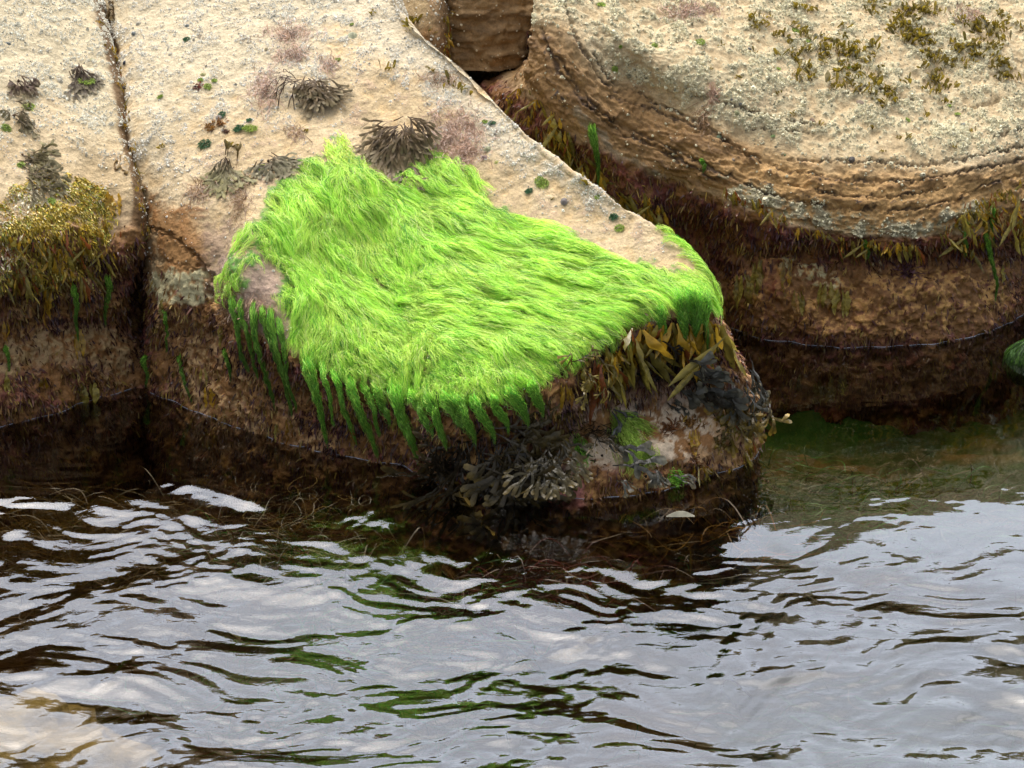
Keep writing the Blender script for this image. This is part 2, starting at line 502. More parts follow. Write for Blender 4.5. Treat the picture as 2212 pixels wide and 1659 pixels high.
# pinkish bald nose
nose = A.poly([(470,560),(560,540),(610,590),(610,650),(600,740),(520,720),(480,660)], 15, 15)
col = blend(col, nose * .75, C(.40,.28,.22))
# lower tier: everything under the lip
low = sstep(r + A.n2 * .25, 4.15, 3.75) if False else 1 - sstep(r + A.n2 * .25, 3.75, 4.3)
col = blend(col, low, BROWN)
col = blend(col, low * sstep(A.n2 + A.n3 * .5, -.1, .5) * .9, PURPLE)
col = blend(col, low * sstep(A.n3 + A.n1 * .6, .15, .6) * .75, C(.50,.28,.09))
rim = A.poly([(325,590),(440,590),(445,655),(400,655),(345,650),(325,630)], 6, 18)
col = blend(col, rim * sstep(A.n2 * .8 + A.n3 * .4, -.55, .0) * .95, C(.54,.48,.27))
tan2 = A.poly([(360,680),(450,690),(560,880),(700,960),(560,950),(440,890),(380,800)], 25, 45)
col = blend(col, tan2 * low * sstep(A.n3 + A.n2, -.2, .4) * .7, C(.52,.34,.15))
ped = A.poly([(1235,1010),(1270,880),(1390,885),(1450,850),(1590,840),(1620,900),(1590,960),(1440,1000),(1340,1000)], 16, 30)
col = blend(col, ped * sstep(A.n2 + A.n3 * .7, -.35, .1) * .95, C(.62,.49,.34))
ped2 = A.poly([(1200,870),(1290,850),(1480,830),(1560,850),(1430,880),(1290,900),(1230,960)], 12, 20)
col = blend(col, ped2 * .6, C(.36,.25,.2))
pk = A.poly([(1180,1035),(1262,1035),(1262,1100),(1180,1095)], 8, 8)
col = blend(col, pk * .95, C(.60,.24,.20))
cor = A.poly([(1560,870),(1640,880),(1640,1000),(1560,1020),(1480,1010),(1540,930)], 12, 30)
col = blend(col, cor * sstep(A.n3 + A.n2 * .7, -.4, .1) * .9, C(.42,.24,.10))
# crack on top-left, thin
for ln, wd in (([(420,60),(445,80),(470,90)],5),([(520,90),(545,84),(560,74)],4),([(600,445),(640,460),(690,470)],5)):
    col = blend(col, A.line(ln, wd, 1) * .7, DARK * 2)
blot = sstep(A.n3 + A.n2 * .8, .75, 1.05) * sstep(A.n1, -.1, .4)
col = blend(col, blot * (1 - low) * (.35 + .5 * fl), C(.07,.065,.065))
k2 = A.line([(322,560),(350,566),(400,575),(450,590),(460,640)], 5, .6)
k3 = A.line([(322,492),(345,500),(385,522),(430,552),(455,600),(462,660)], 7, .7)
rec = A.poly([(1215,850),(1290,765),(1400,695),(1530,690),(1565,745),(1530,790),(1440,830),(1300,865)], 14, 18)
col = blend(col, rec * low * .85, DARK * 1.5)  # shade of the recess under the outer corner, painted into the rock colour
ck = (1 - sstep(S.lat, S.uc[2] - .012, S.uc[2] + .008 + A.n2 * .01)) * sstep(r, 5, 5.6)
col = blend(col, ck * .85, BROWN * .35)  # crack wall painted darker to deepen the shade inside the crack
A.col = col; A.low = low
A.wet = np.clip(low * .9 + fl * .3 + nose * .1, 0, 1)
A.turf = low * (1 - ped * .95) * (1 - cor * .65) * (1 - rim * .9) * (1 - pk) * (1 - tan2 * .6)
A.barn = np.clip(up * 1.0 + rid * 1.3 + .10 + .25 * sstep(A.n1, .2, .8), 0, 1.4) * (1 - low) * (1 - nose * .6) * (1 - fl * .7) * sstep(A.n2 + A.n3 * .4, -.5, .15)
A.mat_poly = pdist(S.px, S.py, [(725,300),(742,335),(800,350),(832,388),(870,372),(905,330),(918,298),(948,320),(1010,370),(1030,412),(1060,438),(1130,470),(1172,490),(1240,515),(1312,555),(1345,556),(1400,560),(1470,572),(1525,602),(1545,660),(1440,655),(1400,665),(1362,690),(1335,715),(1285,765),(1235,798),(1215,825),(1180,850),(1100,885),(1000,905),(900,885),(800,868),(700,810),(640,735),(608,655),(610,600),(590,572),(568,560),(552,572),(520,640),(486,640),(485,585),(500,530),(560,475),(572,420),(630,375),(640,342),(700,338),(722,352)])
d = fbm(S.P0 * 2.2, 3) * .020 + A.n2 * .005 + A.n3 * .0018
lowr = low * (1 - ped * .6) * (1 - rim * .6)
d = d + lowr * (fbm(S.P0 * 9 + 5, 4, .6) * .022 + fbm(S.P0 * 30 + 5, 3, .6) * .010)
d = d - (k2 * .006 + k3 * .02)
und = sstep(r, 4.6, 4.0)
S.displace(d * sstep(r, 11.5, 10.5) )
A_MAIN = A

# ---- right-hand boulder
S = S_RIGHT; A = Painter(S, 21.0); r = S.row
str1 = fbm(np.stack([S.lat * 3.2, S.arc * 20, S.lat * 0 + 3.1], -1) + A.n1[..., None] * 1.6 + A.n2[..., None] * .35, 4, .65)
str2 = fbm(np.stack([S.lat * 6.0 + 9, S.arc * 55, S.lat * 0 + 1.1], -1) + A.n1[..., None] * 2.2 + A.n2[..., None] * .7, 3, .6)
col = blend(A.col, sstep(A.n1, -.2, .6) * .6, PALE)
col = blend(col, sstep(A.n2, .1, .6) * .4, C(.50,.40,.27))
top = sstep(r, 6.6, 7.6)
col = blend(col, top * sstep(A.n2 + A.n3 * .8, -.6, .2) * .65, C(.50,.435,.27))
band = sstep(r + A.n2 * .2, 4.6, 4.9) * (1 - sstep(r + A.n1 * .35, 6.3, 7.3))
sepia = C(.42,.25,.095)
col = blend(col, band * .95, sepia)
col = blend(col, band * sstep(str1 + A.n3 * .3, -.05, .6) * .8, C(.19,.105,.04))
col = blend(col, band * sstep(str2 + A.n2 * .3, .35, .8) * .8, DARK * 1.4)
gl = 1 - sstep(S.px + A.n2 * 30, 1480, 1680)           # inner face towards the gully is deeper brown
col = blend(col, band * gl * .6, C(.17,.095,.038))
spots = sstep(A.n3 + A.n1 * .3, .55, .75) * sstep(A.n2, .0, .4)
col = blend(col, band * spots * .9, C(.035,.033,.035))
lip = A.poly([(1560,390),(1640,405),(1720,440),(1850,470),(2000,480),(2110,430),(2160,440),(2120,500),(2000,515),(1880,515),(1760,490),(1640,450),(1580,430)], 9, 22)
col = blend(col, lip * sstep(A.n2 + A.n3 * .6, -.5, .1) * .9, C(.30,.27,.17))
col = blend(col, lip * sstep(A.n3 - A.n2 * .5, .2, .6) * .6, C(.14,.13,.06))
lip2 = A.line([(1250,240),(1290,290),(1330,330),(1380,362),(1430,382)], 12, .7)
col = blend(col, lip2 * .6, C(.24,.20,.13))
low = 1 - sstep(r + A.n2 * .22, 4.4, 4.85)
col = blend(col, low, BROWN * .8)
col = blend(col, low * sstep(A.n2 + A.n3 * .5, -.3, .3) * .9, PURPLE * .75)
bulge = A.poly([(1590,600),(1680,570),(1800,590),(1960,580),(2150,560),(2180,640),(2120,690),(1900,720),(1650,700),(1590,640)], 25, 40)
col = blend(col, bulge * low * sstep(A.n3 + A.n2 * .8, -.2, .4) * .85, C(.52,.29,.09))
spec = A.poly([(1700,575),(1750,575),(1800,590),(1800,620),(1730,610)], 10, 26) + A.poly([(1880,570),(1910,565),(1905,590)], 6, 10)
col = blend(col, np.clip(spec, 0, 1) * sstep(A.n3, -.1, .3), C(.50,.42,.22))
rust = sstep(A.n1 + A.n2 * .4, .25, .7) * low
col = blend(col, rust * .5, C(.22,.065,.035))
cracks = [([(1860,190+168),(1900,352),(1950,356),(1990,372),(2020,392),(2065,390)],4)]
CR = [([(1430+432-270,360-0),(1862,190)],0)]
for ln, wd in (
    ([(1835,199),(1860,192),(1895,190),(1930,200),(1960,212),(2000,216)],6),
    ([(1500,210),(1560,222),(1620,238),(1680,255)],5),
    ([(1700,258),(1740,262),(1790,270)],5),
    ([(2080,232),(2130,222),(2180,206)],6),
    ([(2150,292),(2180,284),(2212,278)],5),
    ([(1630,215+60),(1690,280),(1760,284)],3),
    ([(1880,350),(1990,352),(2100,338),(2212,316)],7),
    ([(1700,345),(1780,352),(1880,352)],5),
    ([(1320,205),(1400,235),(1470,262),(1560,300),(1640,340)],7),
    ([(1180,90),(1250,190),(1300,240),(1380,300),(1480,350),(1560,395)],8),
    ([(2080,418),(2130,400),(2212,372)],6),
    ([(1168,60),(1205,150),(1262,222),(1345,268),(1450,320),(1560,374),(1680,424),(1800,450),(1950,452),(2080,428)],8),
    ([(1600,325),(1700,368),(1820,392),(1960,390),(2110,366),(2212,345)],7),
    ([(1700,398),(1820,424),(1930,425),(2050,400)],5),
    ([(1285,118),(1335,180),(1415,222),(1500,258),(1580,310)],6),
    ([(1225,10),(1248,90),(1292,158),(1350,205)],7),
    ([(1230,170),(1290,250),(1360,300)],5)):
    m = A.line(ln, wd * .62, .35)
    col = blend(col, m * .8 * sstep(A.n2 + A.n1 * .5, -.5, .2), DARK * 1.3); A.turf = np.maximum(A.turf, m * 0)
    S.P = S.P - S.N * (m * .010)[..., None]
A.col = col; A.low = low; A.band = band
A.wet = np.clip(low * .9 + band * .35 + gl * band * .3, 0, 1)
A.turf = low * (1 - bulge * .75)
A.barn = (top * (.75 + .6 * sstep(A.n1 + A.n2 * .5, -.2, .5)) * sstep(A.n2 + A.n3 * .5, -.75, -.1) + band * .035 + lip * .5) * (1 - low)
d = fbm(S.P0 * 2.4 + 4, 3) * .03 + A.n2 * .006 + A.n3 * .002
d = d + band * (str1 * .009 + str2 * .004 + A.n2 * .004)
d = d + top * (A.n2 * .003 + A.n3 * .002)
d = d + low * (fbm(S.P0 * 8 + 5, 4, .6) * .022 + fbm(S.P0 * 30 + 5, 3, .6) * .009)
S.displace(d * sstep(r, 11.5, 10.5))
A_RIGHT = A

# ---- left-hand boulder
S = S_LEFT; A = Painter(S, 55.0); r = S.row
col = blend(A.col, sstep(A.n1, -.2, .6) * .7, PALE)
col = blend(col, sstep(A.n2, .15, .7) * .4, PINK)
top = sstep(r + A.n2 * .3, 5.6, 6.8)
bl = A.poly([(-200,-90),(200,-90),(260,140),(270,300),(200,300),(120,200),(0,260),(-200,260)], 50, 50)
col = blend(col, bl * .75, C(.48,.41,.27))
low = 1 - sstep(r + A.n2 * .3, 4.9, 5.5)
mid = sstep(r, 4.7, 5.4) * (1 - sstep(r, 5.5, 6.4))
col = blend(col, mid * .4, C(.30,.19,.11))
col = blend(col, A.poly([(130,480),(300,520),(300,600),(200,600),(120,560)], 20, 30) * .8, C(.17,.15,.10))
col = blend(col, low, BROWN)
col = blend(col, low * sstep(A.n2 + A.n3 * .5, -.2, .4) * .8, PURPLE)
col = blend(col, low * sstep(A.n3 + A.n1 * .5, .1, .6) * .6, C(.42,.25,.09))
led = A.poly([(-10,740),(60,725),(200,700),(290,735),(280,830),(200,780),(60,790),(-10,800)], 20, 35)
col = blend(col, led * sstep(A.n3 + A.n2, -.5, .2) * .8, C(.38,.26,.12))
olv = A.poly([(110,540),(200,540),(250,600),(160,640),(110,600)], 20, 30)
col = blend(col, olv * sstep(A.n3, -.2, .3) * .7, C(.33,.26,.10))
ck = sstep(S.lat, S.uc[-3] - .008 + A.n2 * .01, S.uc[-3] + .012) * sstep(r, 5, 5.6)
col = blend(col, ck * .85, BROWN * .35)  # crevice shade painted onto this boulder's side of the crack
A.col = col; A.low = low
A.wet = np.clip(low * .9, 0, 1)
A.turf = low * (1 - led * .8)
A.barn = np.clip(bl * 1.1 + .3, 0, 1.3) * top * sstep(A.n2 + A.n3 * .5, -.6, .1)
d = fbm(S.P0 * 2.2 + 14, 3) * .022 + A.n2 * .005 + A.n3 * .0018
d = d + low * (fbm(S.P0 * 8 + 5, 4, .6) * .026 + fbm(S.P0 * 30 + 5, 3, .6) * .010)
S.displace(d * sstep(r, 11.5, 10.5))
A_LEFT = A

# ---- blocks at the head of the gully
S = S_BB; A = Painter(S, 70.0)
st = fbm(np.stack([S.lat * 3, S.arc * 30, S.lat * 0], -1) + A.n1[..., None] * .7, 4, .6)
col = blend(np.zeros_like(S.P) + C(.34,.215,.10), sstep(st, -.1, .5) * .85, C(.16,.095,.042))
col = blend(col, sstep(-A.n2, .2, .7) * .4, C(.27,.18,.10))
A.col = col; A.wet += .5; A.barn = A.barn + .10
S.displace(st * .018 + A.n2 * .012 + A.n1 * .03)
A_BB = A
S = S_BA; A = Painter(S, 80.0)
col = blend(A.col, sstep(A.n1, -.2, .6) * .6, PALE)
col = blend(col, 1 - sstep(S.row + A.n2 * .3, 1.2, 2.4), BROWN)
col = blend(col, sstep(S.px + A.n2 * 20, 915, 945) * .75, C(.26,.16,.08))
A.col = col; A.wet += .2; A.barn = A.barn + .35
S.displace(A.n1 * .01 + A.n2 * .006)
A_BA = A
S = S_G; A = Painter(S, 90.0)
A.col = blend(np.zeros_like(S.P) + DARK * 2, sstep(A.n2, -.1, .5), C(.30,.19,.08)); A.wet += .8; A.turf += .9
S.displace(A.n1 * .03 + A.n2 * .02)
A_G = A

M_ROCK = rock_material('weathered_sandstone', .003, .42)
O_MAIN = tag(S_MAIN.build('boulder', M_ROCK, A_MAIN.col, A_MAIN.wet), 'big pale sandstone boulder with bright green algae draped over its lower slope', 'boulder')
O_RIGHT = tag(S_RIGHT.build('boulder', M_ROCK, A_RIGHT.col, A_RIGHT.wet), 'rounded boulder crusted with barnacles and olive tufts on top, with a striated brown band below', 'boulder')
O_LEFT = tag(S_LEFT.build('boulder', M_ROCK, A_LEFT.col, A_LEFT.wet), 'pale boulder beyond the long narrow crack, with yellow weed on its brow', 'boulder')
O_BB = tag(S_BB.build('boulder', M_ROCK, A_BB.col, A_BB.wet), 'dark brown striated rock block closing the head of the gully', 'boulder')
O_BA = tag(S_BA.build('boulder', M_ROCK, A_BA.col, A_BA.wet), 'pale rock block behind the ridge of the green-draped boulder', 'boulder')
O_G = tag(S_G.build('gully_floor', M_ROCK, A_G.col, A_G.wet), kind='structure', label='dark weedy floor of the gully between the boulders')

# ------------------------------------------------------------------ nearest-surface lookup
ZW, ZH = 740, 560; ZS = 3.0; ZX0, ZY0 = 0, 0
ZB = np.full((ZH, ZW), 1e9); ZN = np.zeros((ZH, ZW, 3)); ZI = np.full((ZH, ZW), -1); ZP = np.zeros((ZH, ZW, 3))
for sid, S in enumerate((S_MAIN, S_RIGHT, S_LEFT, S_BB, S_BA, S_G)):
    P = S.P.reshape(-1, 3); Nn = S.N.reshape(-1, 3)
    x, y = proj(P)
    ix = (x / ZS).astype(int); iy = (y / ZS).astype(int)
    ok = (ix >= 0) & (ix < ZW) & (iy >= 0) & (iy < ZH) & (P[:, 2] > -.9)
    P, Nn, ix, iy = P[ok], Nn[ok], ix[ok], iy[ok]
    o = np.argsort(-P[:, 1])                       # nearest written last
    key = iy[o] * ZW + ix[o]
    last = np.full(ZH * ZW, -1); last[key] = o
    g = last >= 0
    yy = np.full(ZH * ZW, 1e9); yy[g] = P[last[g], 1]
    b = g & (yy < ZB.ravel())
    ZB.ravel()[b] = yy[b]; ZI.ravel()[b] = sid; ZN.reshape(-1, 3)[b] = Nn[last[b]]; ZP.reshape(-1, 3)[b] = P[last[b]]
for _ in range(6):                                  # fill pin holes
    m = ZB > 1e8
    for dy, dx in ((0, 1), (1, 0), (0, -1), (-1, 0)):
        s2 = np.roll(ZB, (dy, dx), (0, 1)); f = m & (s2 < 1e8)
        ZB[f] = s2[f]; ZN[f] = np.roll(ZN, (dy, dx), (0, 1))[f]; m &= ~f

def hit(px, py):
    ix = np.clip((np.asarray(px) / ZS).astype(int), 0, ZW - 1); iy = np.clip((np.asarray(py) / ZS).astype(int), 0, ZH - 1)
    Y = ZB[iy, ix]
    return unproj(px, py, Y), ZN[iy, ix]
# ------------------------------------------------------------------ water, sea bed
def axis(a, b, st, far_a, far_b):
    mid = np.arange(a, b + st, st)
    g = st * 1.25 ** np.arange(1, 40)
    lo = a - np.cumsum(g); lo = lo[lo > far_a][::-1]
    hi = mid[-1] + np.cumsum(g); hi = hi[hi < far_b]
    return np.concatenate([[far_a], lo, mid, hi, [far_b]])
gx = axis(-2.2, 2.2, .008, -60, 60)
gy = axis(6.3, 9.5, .008, -60, 16)
X, Y = np.meshgrid(gx, gy)
rng = np.random.default_rng(12)
wx = fbm(np.stack([X * .9, Y * .9, X * 0 + 2], -1), 3) * .35
wy = fbm(np.stack([X * .9, Y * .9, X * 0 + 7], -1), 3) * .35
Zw = np.zeros_like(X)
sl = 0
for i in range(90):
    lam = .055 * (26 ** rng.random())
    main = rng.random() < .62
    ang = math.radians(rng.normal(90 - 8, 20) if main else rng.normal(90 + 38, 14))   # direction of travel
    kx, ky = math.cos(ang) * 2 * math.pi / lam, math.sin(ang) * 2 * math.pi / lam
    a = .0150 * lam / (2 * math.pi) * (.95 if lam > .35 else (1.25 if lam > .11 else 1.25))
    ph = kx * (X + wx) + ky * (Y + wy) + rng.random() * 6.28
    env = .38 + 1.15 * sstep(fbm(np.stack([X * 1.1 + i * 3.3, Y * 1.6, X * 0 + i], -1), 2), -.25, .6)
    Zw += a * env * (np.sin(ph) + .3 * np.sin(2 * ph + .6))
far = (np.abs(X) > 3.5) | (Y < 4.5)
calm = 1 - .93 * sstep(Y + .18 * np.sin(X * 1.7 + .6) + np.where(X > 0, .34, .06) * X, 7.9, 8.8)
# one long diagonal swell and a few arcs
def ridge(p0, p1, amp, wd, ln_soft=.25):
    a = wpt(*p0)[:2]; b = wpt(*p1)[:2]; ab = b - a; Ln = np.linalg.norm(ab); u = ab / Ln
    s_ = (X - a[0]) * u[0] + (Y - a[1]) * u[1]; n_ = -(X - a[0]) * u[1] + (Y - a[1]) * u[0] + .03 * np.sin(s_ * 9)
    return amp * np.exp(-(n_ / wd) ** 2) * sstep(s_, -ln_soft, ln_soft) * (1 - sstep(s_, Ln - ln_soft, Ln + ln_soft))
Rz = ridge((880, 1235), (1250, 1440), -.011, .075) + ridge((480, 1330), (860, 1470), -.007, .06) + \
     ridge((1040, 1180), (1900, 1330), .006, .07) + ridge((350, 1020), (640, 1120), .010, .05) + \
     ridge((320, 1090), (760, 1190), .010, .06) + ridge((2050, 1360), (2300, 1450), -.010, .07) + \
     ridge((-50, 1460), (420, 1560), -.012, .07) + ridge((1640, 1170), (1900, 1290), -.005, .05)
edge = 1 - .96 * np.exp(-((Y - 9.0) / 1.2) ** 2) if False else 1.0
Zw = Zw * calm + Rz
Zw = np.where(far, Zw * np.clip(1.5 - np.hypot(X, Y - 7) / 8, 0, 1), Zw)
Zw -= Zw[(Y > 6.6) & (Y < 8.5) & (np.abs(X) < 1.8)].mean()
def surf_water():
    ny, nx = X.shape
    V = np.stack([X, Y, Zw], -1).reshape(-1, 3)
    F = grid_faces(ny, nx)
    # box below for the absorbing body of water
    idx = np.arange(ny * nx).reshape(ny, nx)
    ring = np.concatenate([idx[0, :], idx[1:, -1], idx[-1, -2::-1], idx[-2:0:-1, 0]])
    Vb = V[ring].copy(); Vb[:, 2] = -2.4
    n0 = len(V); k = len(ring)
    a = np.arange(k); b_ = (a + 1) % k
    side_f = np.stack([ring[b_], ring[a], n0 + a, n0 + b_], -1)
    cen = n0 + k
    V2 = np.concatenate([V, Vb, [[0, -20, -2.4]]])
    bot = np.stack([np.full(k, cen), n0 + b_, n0 + a], -1)
    return V2, [F, side_f, bot]
M_WATER = new_mat('sea_water'); b = NB(M_WATER)
tc = b.n('ShaderNodeTexCoord')
mp_ = b.n('ShaderNodeMapping', {'Vector': tc.outputs['Object'], 'Scale': (1, 1.7, 1)})
wn1 = b.n('ShaderNodeTexNoise', {'Vector': mp_.outputs[0], 'Scale': 13.0, 'Detail': 3.0, 'Roughness': .55, 'Distortion': .6})
rip = b.n('ShaderNodeAttribute', attribute_name='ripple')
bw = b.n('ShaderNodeBump', {'Height': wn1.outputs['Fac'], 'Distance': 0.0016, 'Strength': rip.outputs['Fac']})
fr = b.n('ShaderNodeFresnel', {'IOR': 1.5, 'Normal': bw.outputs[0]})
gl_ = b.n('ShaderNodeBsdfGlossy', {'Color': (1, 1, 1, 1), 'Roughness': 0.015, 'Normal': bw.outputs[0]})
tr_ = b.n('ShaderNodeBsdfTransparent', {'Color': (.96, .97, .95, 1)})
ms = b.n('ShaderNodeMixShader', {0: fr.outputs[0], 1: tr_.outputs[0], 2: gl_.outputs[0]})
ab = b.n('ShaderNodeVolumeAbsorption', {'Color': (.50, .42, .18, 1), 'Density': 2.5})
b.n('ShaderNodeOutputMaterial', {'Surface': ms.outputs[0], 'Volume': ab.outputs[0]})
V2, F2 = surf_water()
ripv = np.concatenate([np.clip(calm, .05, 1).ravel(), np.zeros(len(V2) - X.size)])
O_WATER = tag(mesh_from('water', V2, F2, M_WATER, extra={'ripple': ripv}), kind='structure', label='dark rippled sea water mirroring a pale sky')

bx = np.concatenate([np.linspace(-40, -2.6, 20), np.arange(-2.5, 2.5, .018), np.linspace(2.6, 40, 20)])
by = np.concatenate([np.linspace(-40, 5.8, 20), np.arange(5.9, 10.6, .018), np.linspace(10.7, 14, 8)])
X2, Y2 = np.meshgrid(bx, by)
P2 = np.stack([X2, Y2, X2 * 0], -1)
zb = -.62 + .10 * fbm(P2 * 1.3 + 3, 4) + .03 * fbm(P2 * 9, 3) + .30 * sstep(Y2, 7.6, 9.4)
P2[..., 2] = zb
nb1 = fbm(P2 * [2.2, 3.5, 1] + 40, 4); nb2 = fbm(P2 * [7, 14, 1] + 60, 4, .6)
cb = np.zeros_like(P2) + C(.20,.145,.05)
cb = blend(cb, sstep(nb1 + nb2 * .4, .1, .5) * .9, C(.03,.10,.02))
cb = blend(cb, sstep(nb2, .1, .6) * .6, C(.05,.03,.015))
cb = blend(cb, sstep(-nb1 + nb2 * .3, .35, .7) * .5, C(.20,.10,.04))
bpx, bpy_ = proj(P2)
gr = sstep(bpx + nb1 * 200, 1350, 1700) * sstep(P2[..., 1], 7.2, 8.0)
cb = blend(cb, gr * sstep(nb1 + nb2 * .3, -.9, -.1) * .92, C(.03,.10,.018))
cb = blend(cb, (1 - gr) * sstep(P2[..., 1], 7.6, 8.2) * sstep(nb2 + nb1, -.4, .2) * .7, C(.24,.12,.035))
O_BED = tag(mesh_from('sea_bed', P2.reshape(-1, 3), grid_faces(*X2.shape), M_ROCK, cb.reshape(-1, 3), extra={'wet': np.zeros(X2.size)}), kind='structure', label='dark weedy sea bed under the water')
# ------------------------------------------------------------------ barnacles (a crust on each boulder)
def sample(S, wgt, n, rng, xlim=(-120, 2330), ylim=(-110, 1120)):
    v = np.array([0, 0, H]) - S.P
    fac = (S.N * unit(v)).sum(-1)
    px, py = S.px, S.py
    p = wgt * S.area * (fac > .02) * (px > xlim[0]) * (px < xlim[1]) * (py > ylim[0]) * (py < ylim[1])
    p = np.clip(p, 0, None).ravel(); p = p / p.sum()
    i = rng.choice(p.size, n, p=p)
    j = rng.random((n, 2)) - .5
    P = S.P.reshape(-1, 3)[i] + S.du.reshape(-1, 3)[i] * j[:, :1] + S.dv.reshape(-1, 3)[i] * j[:, 1:]
    return P, S.N.reshape(-1, 3)[i], i

def frames(N, rng):
    r = rng.normal(size=N.shape)
    a = unit(np.cross(N, r)); return a, np.cross(N, a)

def barnacles(S, A, n, r0, tint, parent, name='barnacle_crust', seed=1):
    rng = np.random.default_rng(seed)
    clump = .10 + 1.6 * sstep(A.n2 + A.n3 * .9, .1, .6) + .35 * sstep(-A.n3, .2, .6) + .5 * sstep(A.n1, .2, .6)
    P, N, ii = sample(S, A.barn * clump, n, rng)
    N = unit(N + rng.normal(size=N.shape) * .18)
    a, b_ = frames(N, rng)
    r = r0 * np.exp(rng.normal(size=n) * .42)[:, None, None]
    k = 6; th = np.arange(k) * 2 * math.pi / k
    ring = np.cos(th)[None, :, None] * a[:, None] + np.sin(th)[None, :, None] * b_[:, None]
    jit = 1 + rng.normal(size=(n, k, 1)) * .14
    hgt = r * (.55 + .3 * rng.random((n, 1, 1)))
    base = P[:, None] + ring * r * jit - N[:, None] * .0008
    topv = P[:, None] + ring * r * .48 * jit + N[:, None] * hgt
    cen = P[:, None] + N[:, None] * hgt * .45
    V = np.concatenate([base, topv, cen], 1).reshape(-1, 3)
    o = (np.arange(n) * (2 * k + 1))[:, None]
    q = np.stack([np.stack([np.full(n, i), np.full(n, (i + 1) % k), np.full(n, k + (i + 1) % k), np.full(n, k + i)], 1) + o for i in range(k)], 1).reshape(-1, 4)
    t = np.stack([np.stack([np.full(n, k + i), np.full(n, k + (i + 1) % k), np.full(n, 2 * k)], 1) + o for i in range(k)], 1).reshape(-1, 3)
    c = np.array(tint)[None] * (1 + rng.normal(size=(n, 1)) * .14)
    g = rng.random(n) < .07
    c[g] = c[g] * [.42, .42, .40]
    cc = np.repeat(c[:, None], 2 * k + 1, 1); cc[:, 2 * k] *= .35
    o_ = mesh_from(name, V, [q, t], M_BARN, np.clip(cc.reshape(-1, 3), 0, .85), smooth=False, parent=parent)
    tag(o_, kind='stuff')
    return o_
M_BARN = leaf_material('barnacle_shell', rough=.7, trans=0.0, spec=.3, var=.1)
barnacles(S_MAIN, A_MAIN, 42000, .0020, (.72, .68, .57), O_MAIN, seed=1)
barnacles(S_RIGHT, A_RIGHT, 46000, .0029, (.62, .57, .38), O_RIGHT, seed=2)
barnacles(S_LEFT, A_LEFT, 24000, .0022, (.72, .68, .55), O_LEFT, seed=3)
barnacles(S_BA, A_BA, 1500, .0026, (.74, .70, .58), O_BA, seed=4)
barnacles(S_BB, A_BB, 350, .0024, (.66, .58, .40), O_BB, seed=5)

# ------------------------------------------------------------------ strand ribbons
def ribbons(paths, width, sidev, col, taper=.35):
    """paths (N,K,3); width (N,) ; sidev (N,3) ; col (N,3) or (N,K,3)"""
    N, K = paths.shape[:2]
    T = np.gradient(paths, axis=1)
    s = unit(np.cross(T, sidev[:, None]))
    w_ = width[:, None] * np.interp(np.linspace(0, 1, K), [0, .1, .6, 1], [.6, 1, 1, taper])[None]
    A = paths - s * w_[..., None] * .5; B = paths + s * w_[..., None] * .5
    V = np.stack([A, B], 2).reshape(-1, 3)
    i = (np.arange(N) * K * 2)[:, None] + (np.arange(K - 1) * 2)[None]
    F = np.stack([i, i + 1, i + 3, i + 2], -1).reshape(-1, 4)
    if col.ndim == 2: col = np.repeat(col[:, None], K, 1)
    c = np.repeat(col[:, :, None], 2, 2).reshape(-1, 3)
    return V, F, c

M_GREEN = leaf_material('green_gutweed', rough=.5, trans=.48, spec=.35, scale=9, var=.12)
M_WRACK = leaf_material('wrack_frond', rough=.55, trans=.12, spec=.12, scale=40, var=.3)
M_WETW = leaf_material('wet_wrack_frond', rough=.25, trans=.15, spec=.28, scale=55, var=.35, bump=.006)
M_RIBBON = leaf_material('olive_ribbon', rough=.2, trans=.42, spec=.5, scale=75, var=.45, bump=.006)
M_TURF = leaf_material('seaweed_turf', rough=.25, trans=.25, spec=.32, scale=20, var=.3)
LIME, GRASS, DEEP = C(.80,.97,.20), C(.52,.86,.11), C(.09,.36,.03)

class Tracer:
    """walks along a rock surface in its own grid coordinates"""
    def __init__(s, S): s.S = S
    def at(s, F, i, j):
        M, N = s.S.P.shape[:2]
        i = np.clip(i, 0, M - 1.001); j = np.clip(j, 0, N - 1.001)
        a, b_ = i.astype(int), j.astype(int); u, v = (i - a), (j - b_)
        if F.ndim == 3: u, v = u[..., None], v[..., None]
        return (F[a, b_] * (1 - u) + F[a + 1, b_] * u) * (1 - v) + (F[a, b_ + 1] * (1 - u) + F[a + 1, b_ + 1] * u) * v
    def step(s, i, j, d, ds):
        du, dv = s.at(s.S.du, i, j), s.at(s.S.dv, i, j)
        a = (du * du).sum(-1); b_ = (du * dv).sum(-1); c = (dv * dv).sum(-1)
        p = (d * du).sum(-1); q = (d * dv).sum(-1)
        det = np.maximum(a * c - b_ * b_, 1e-14)
        di = (p * c - q * b_) / det * ds; dj = (q * a - p * b_) / det * ds
        return i + np.clip(di, -25, 25), j + np.clip(dj, -25, 25)

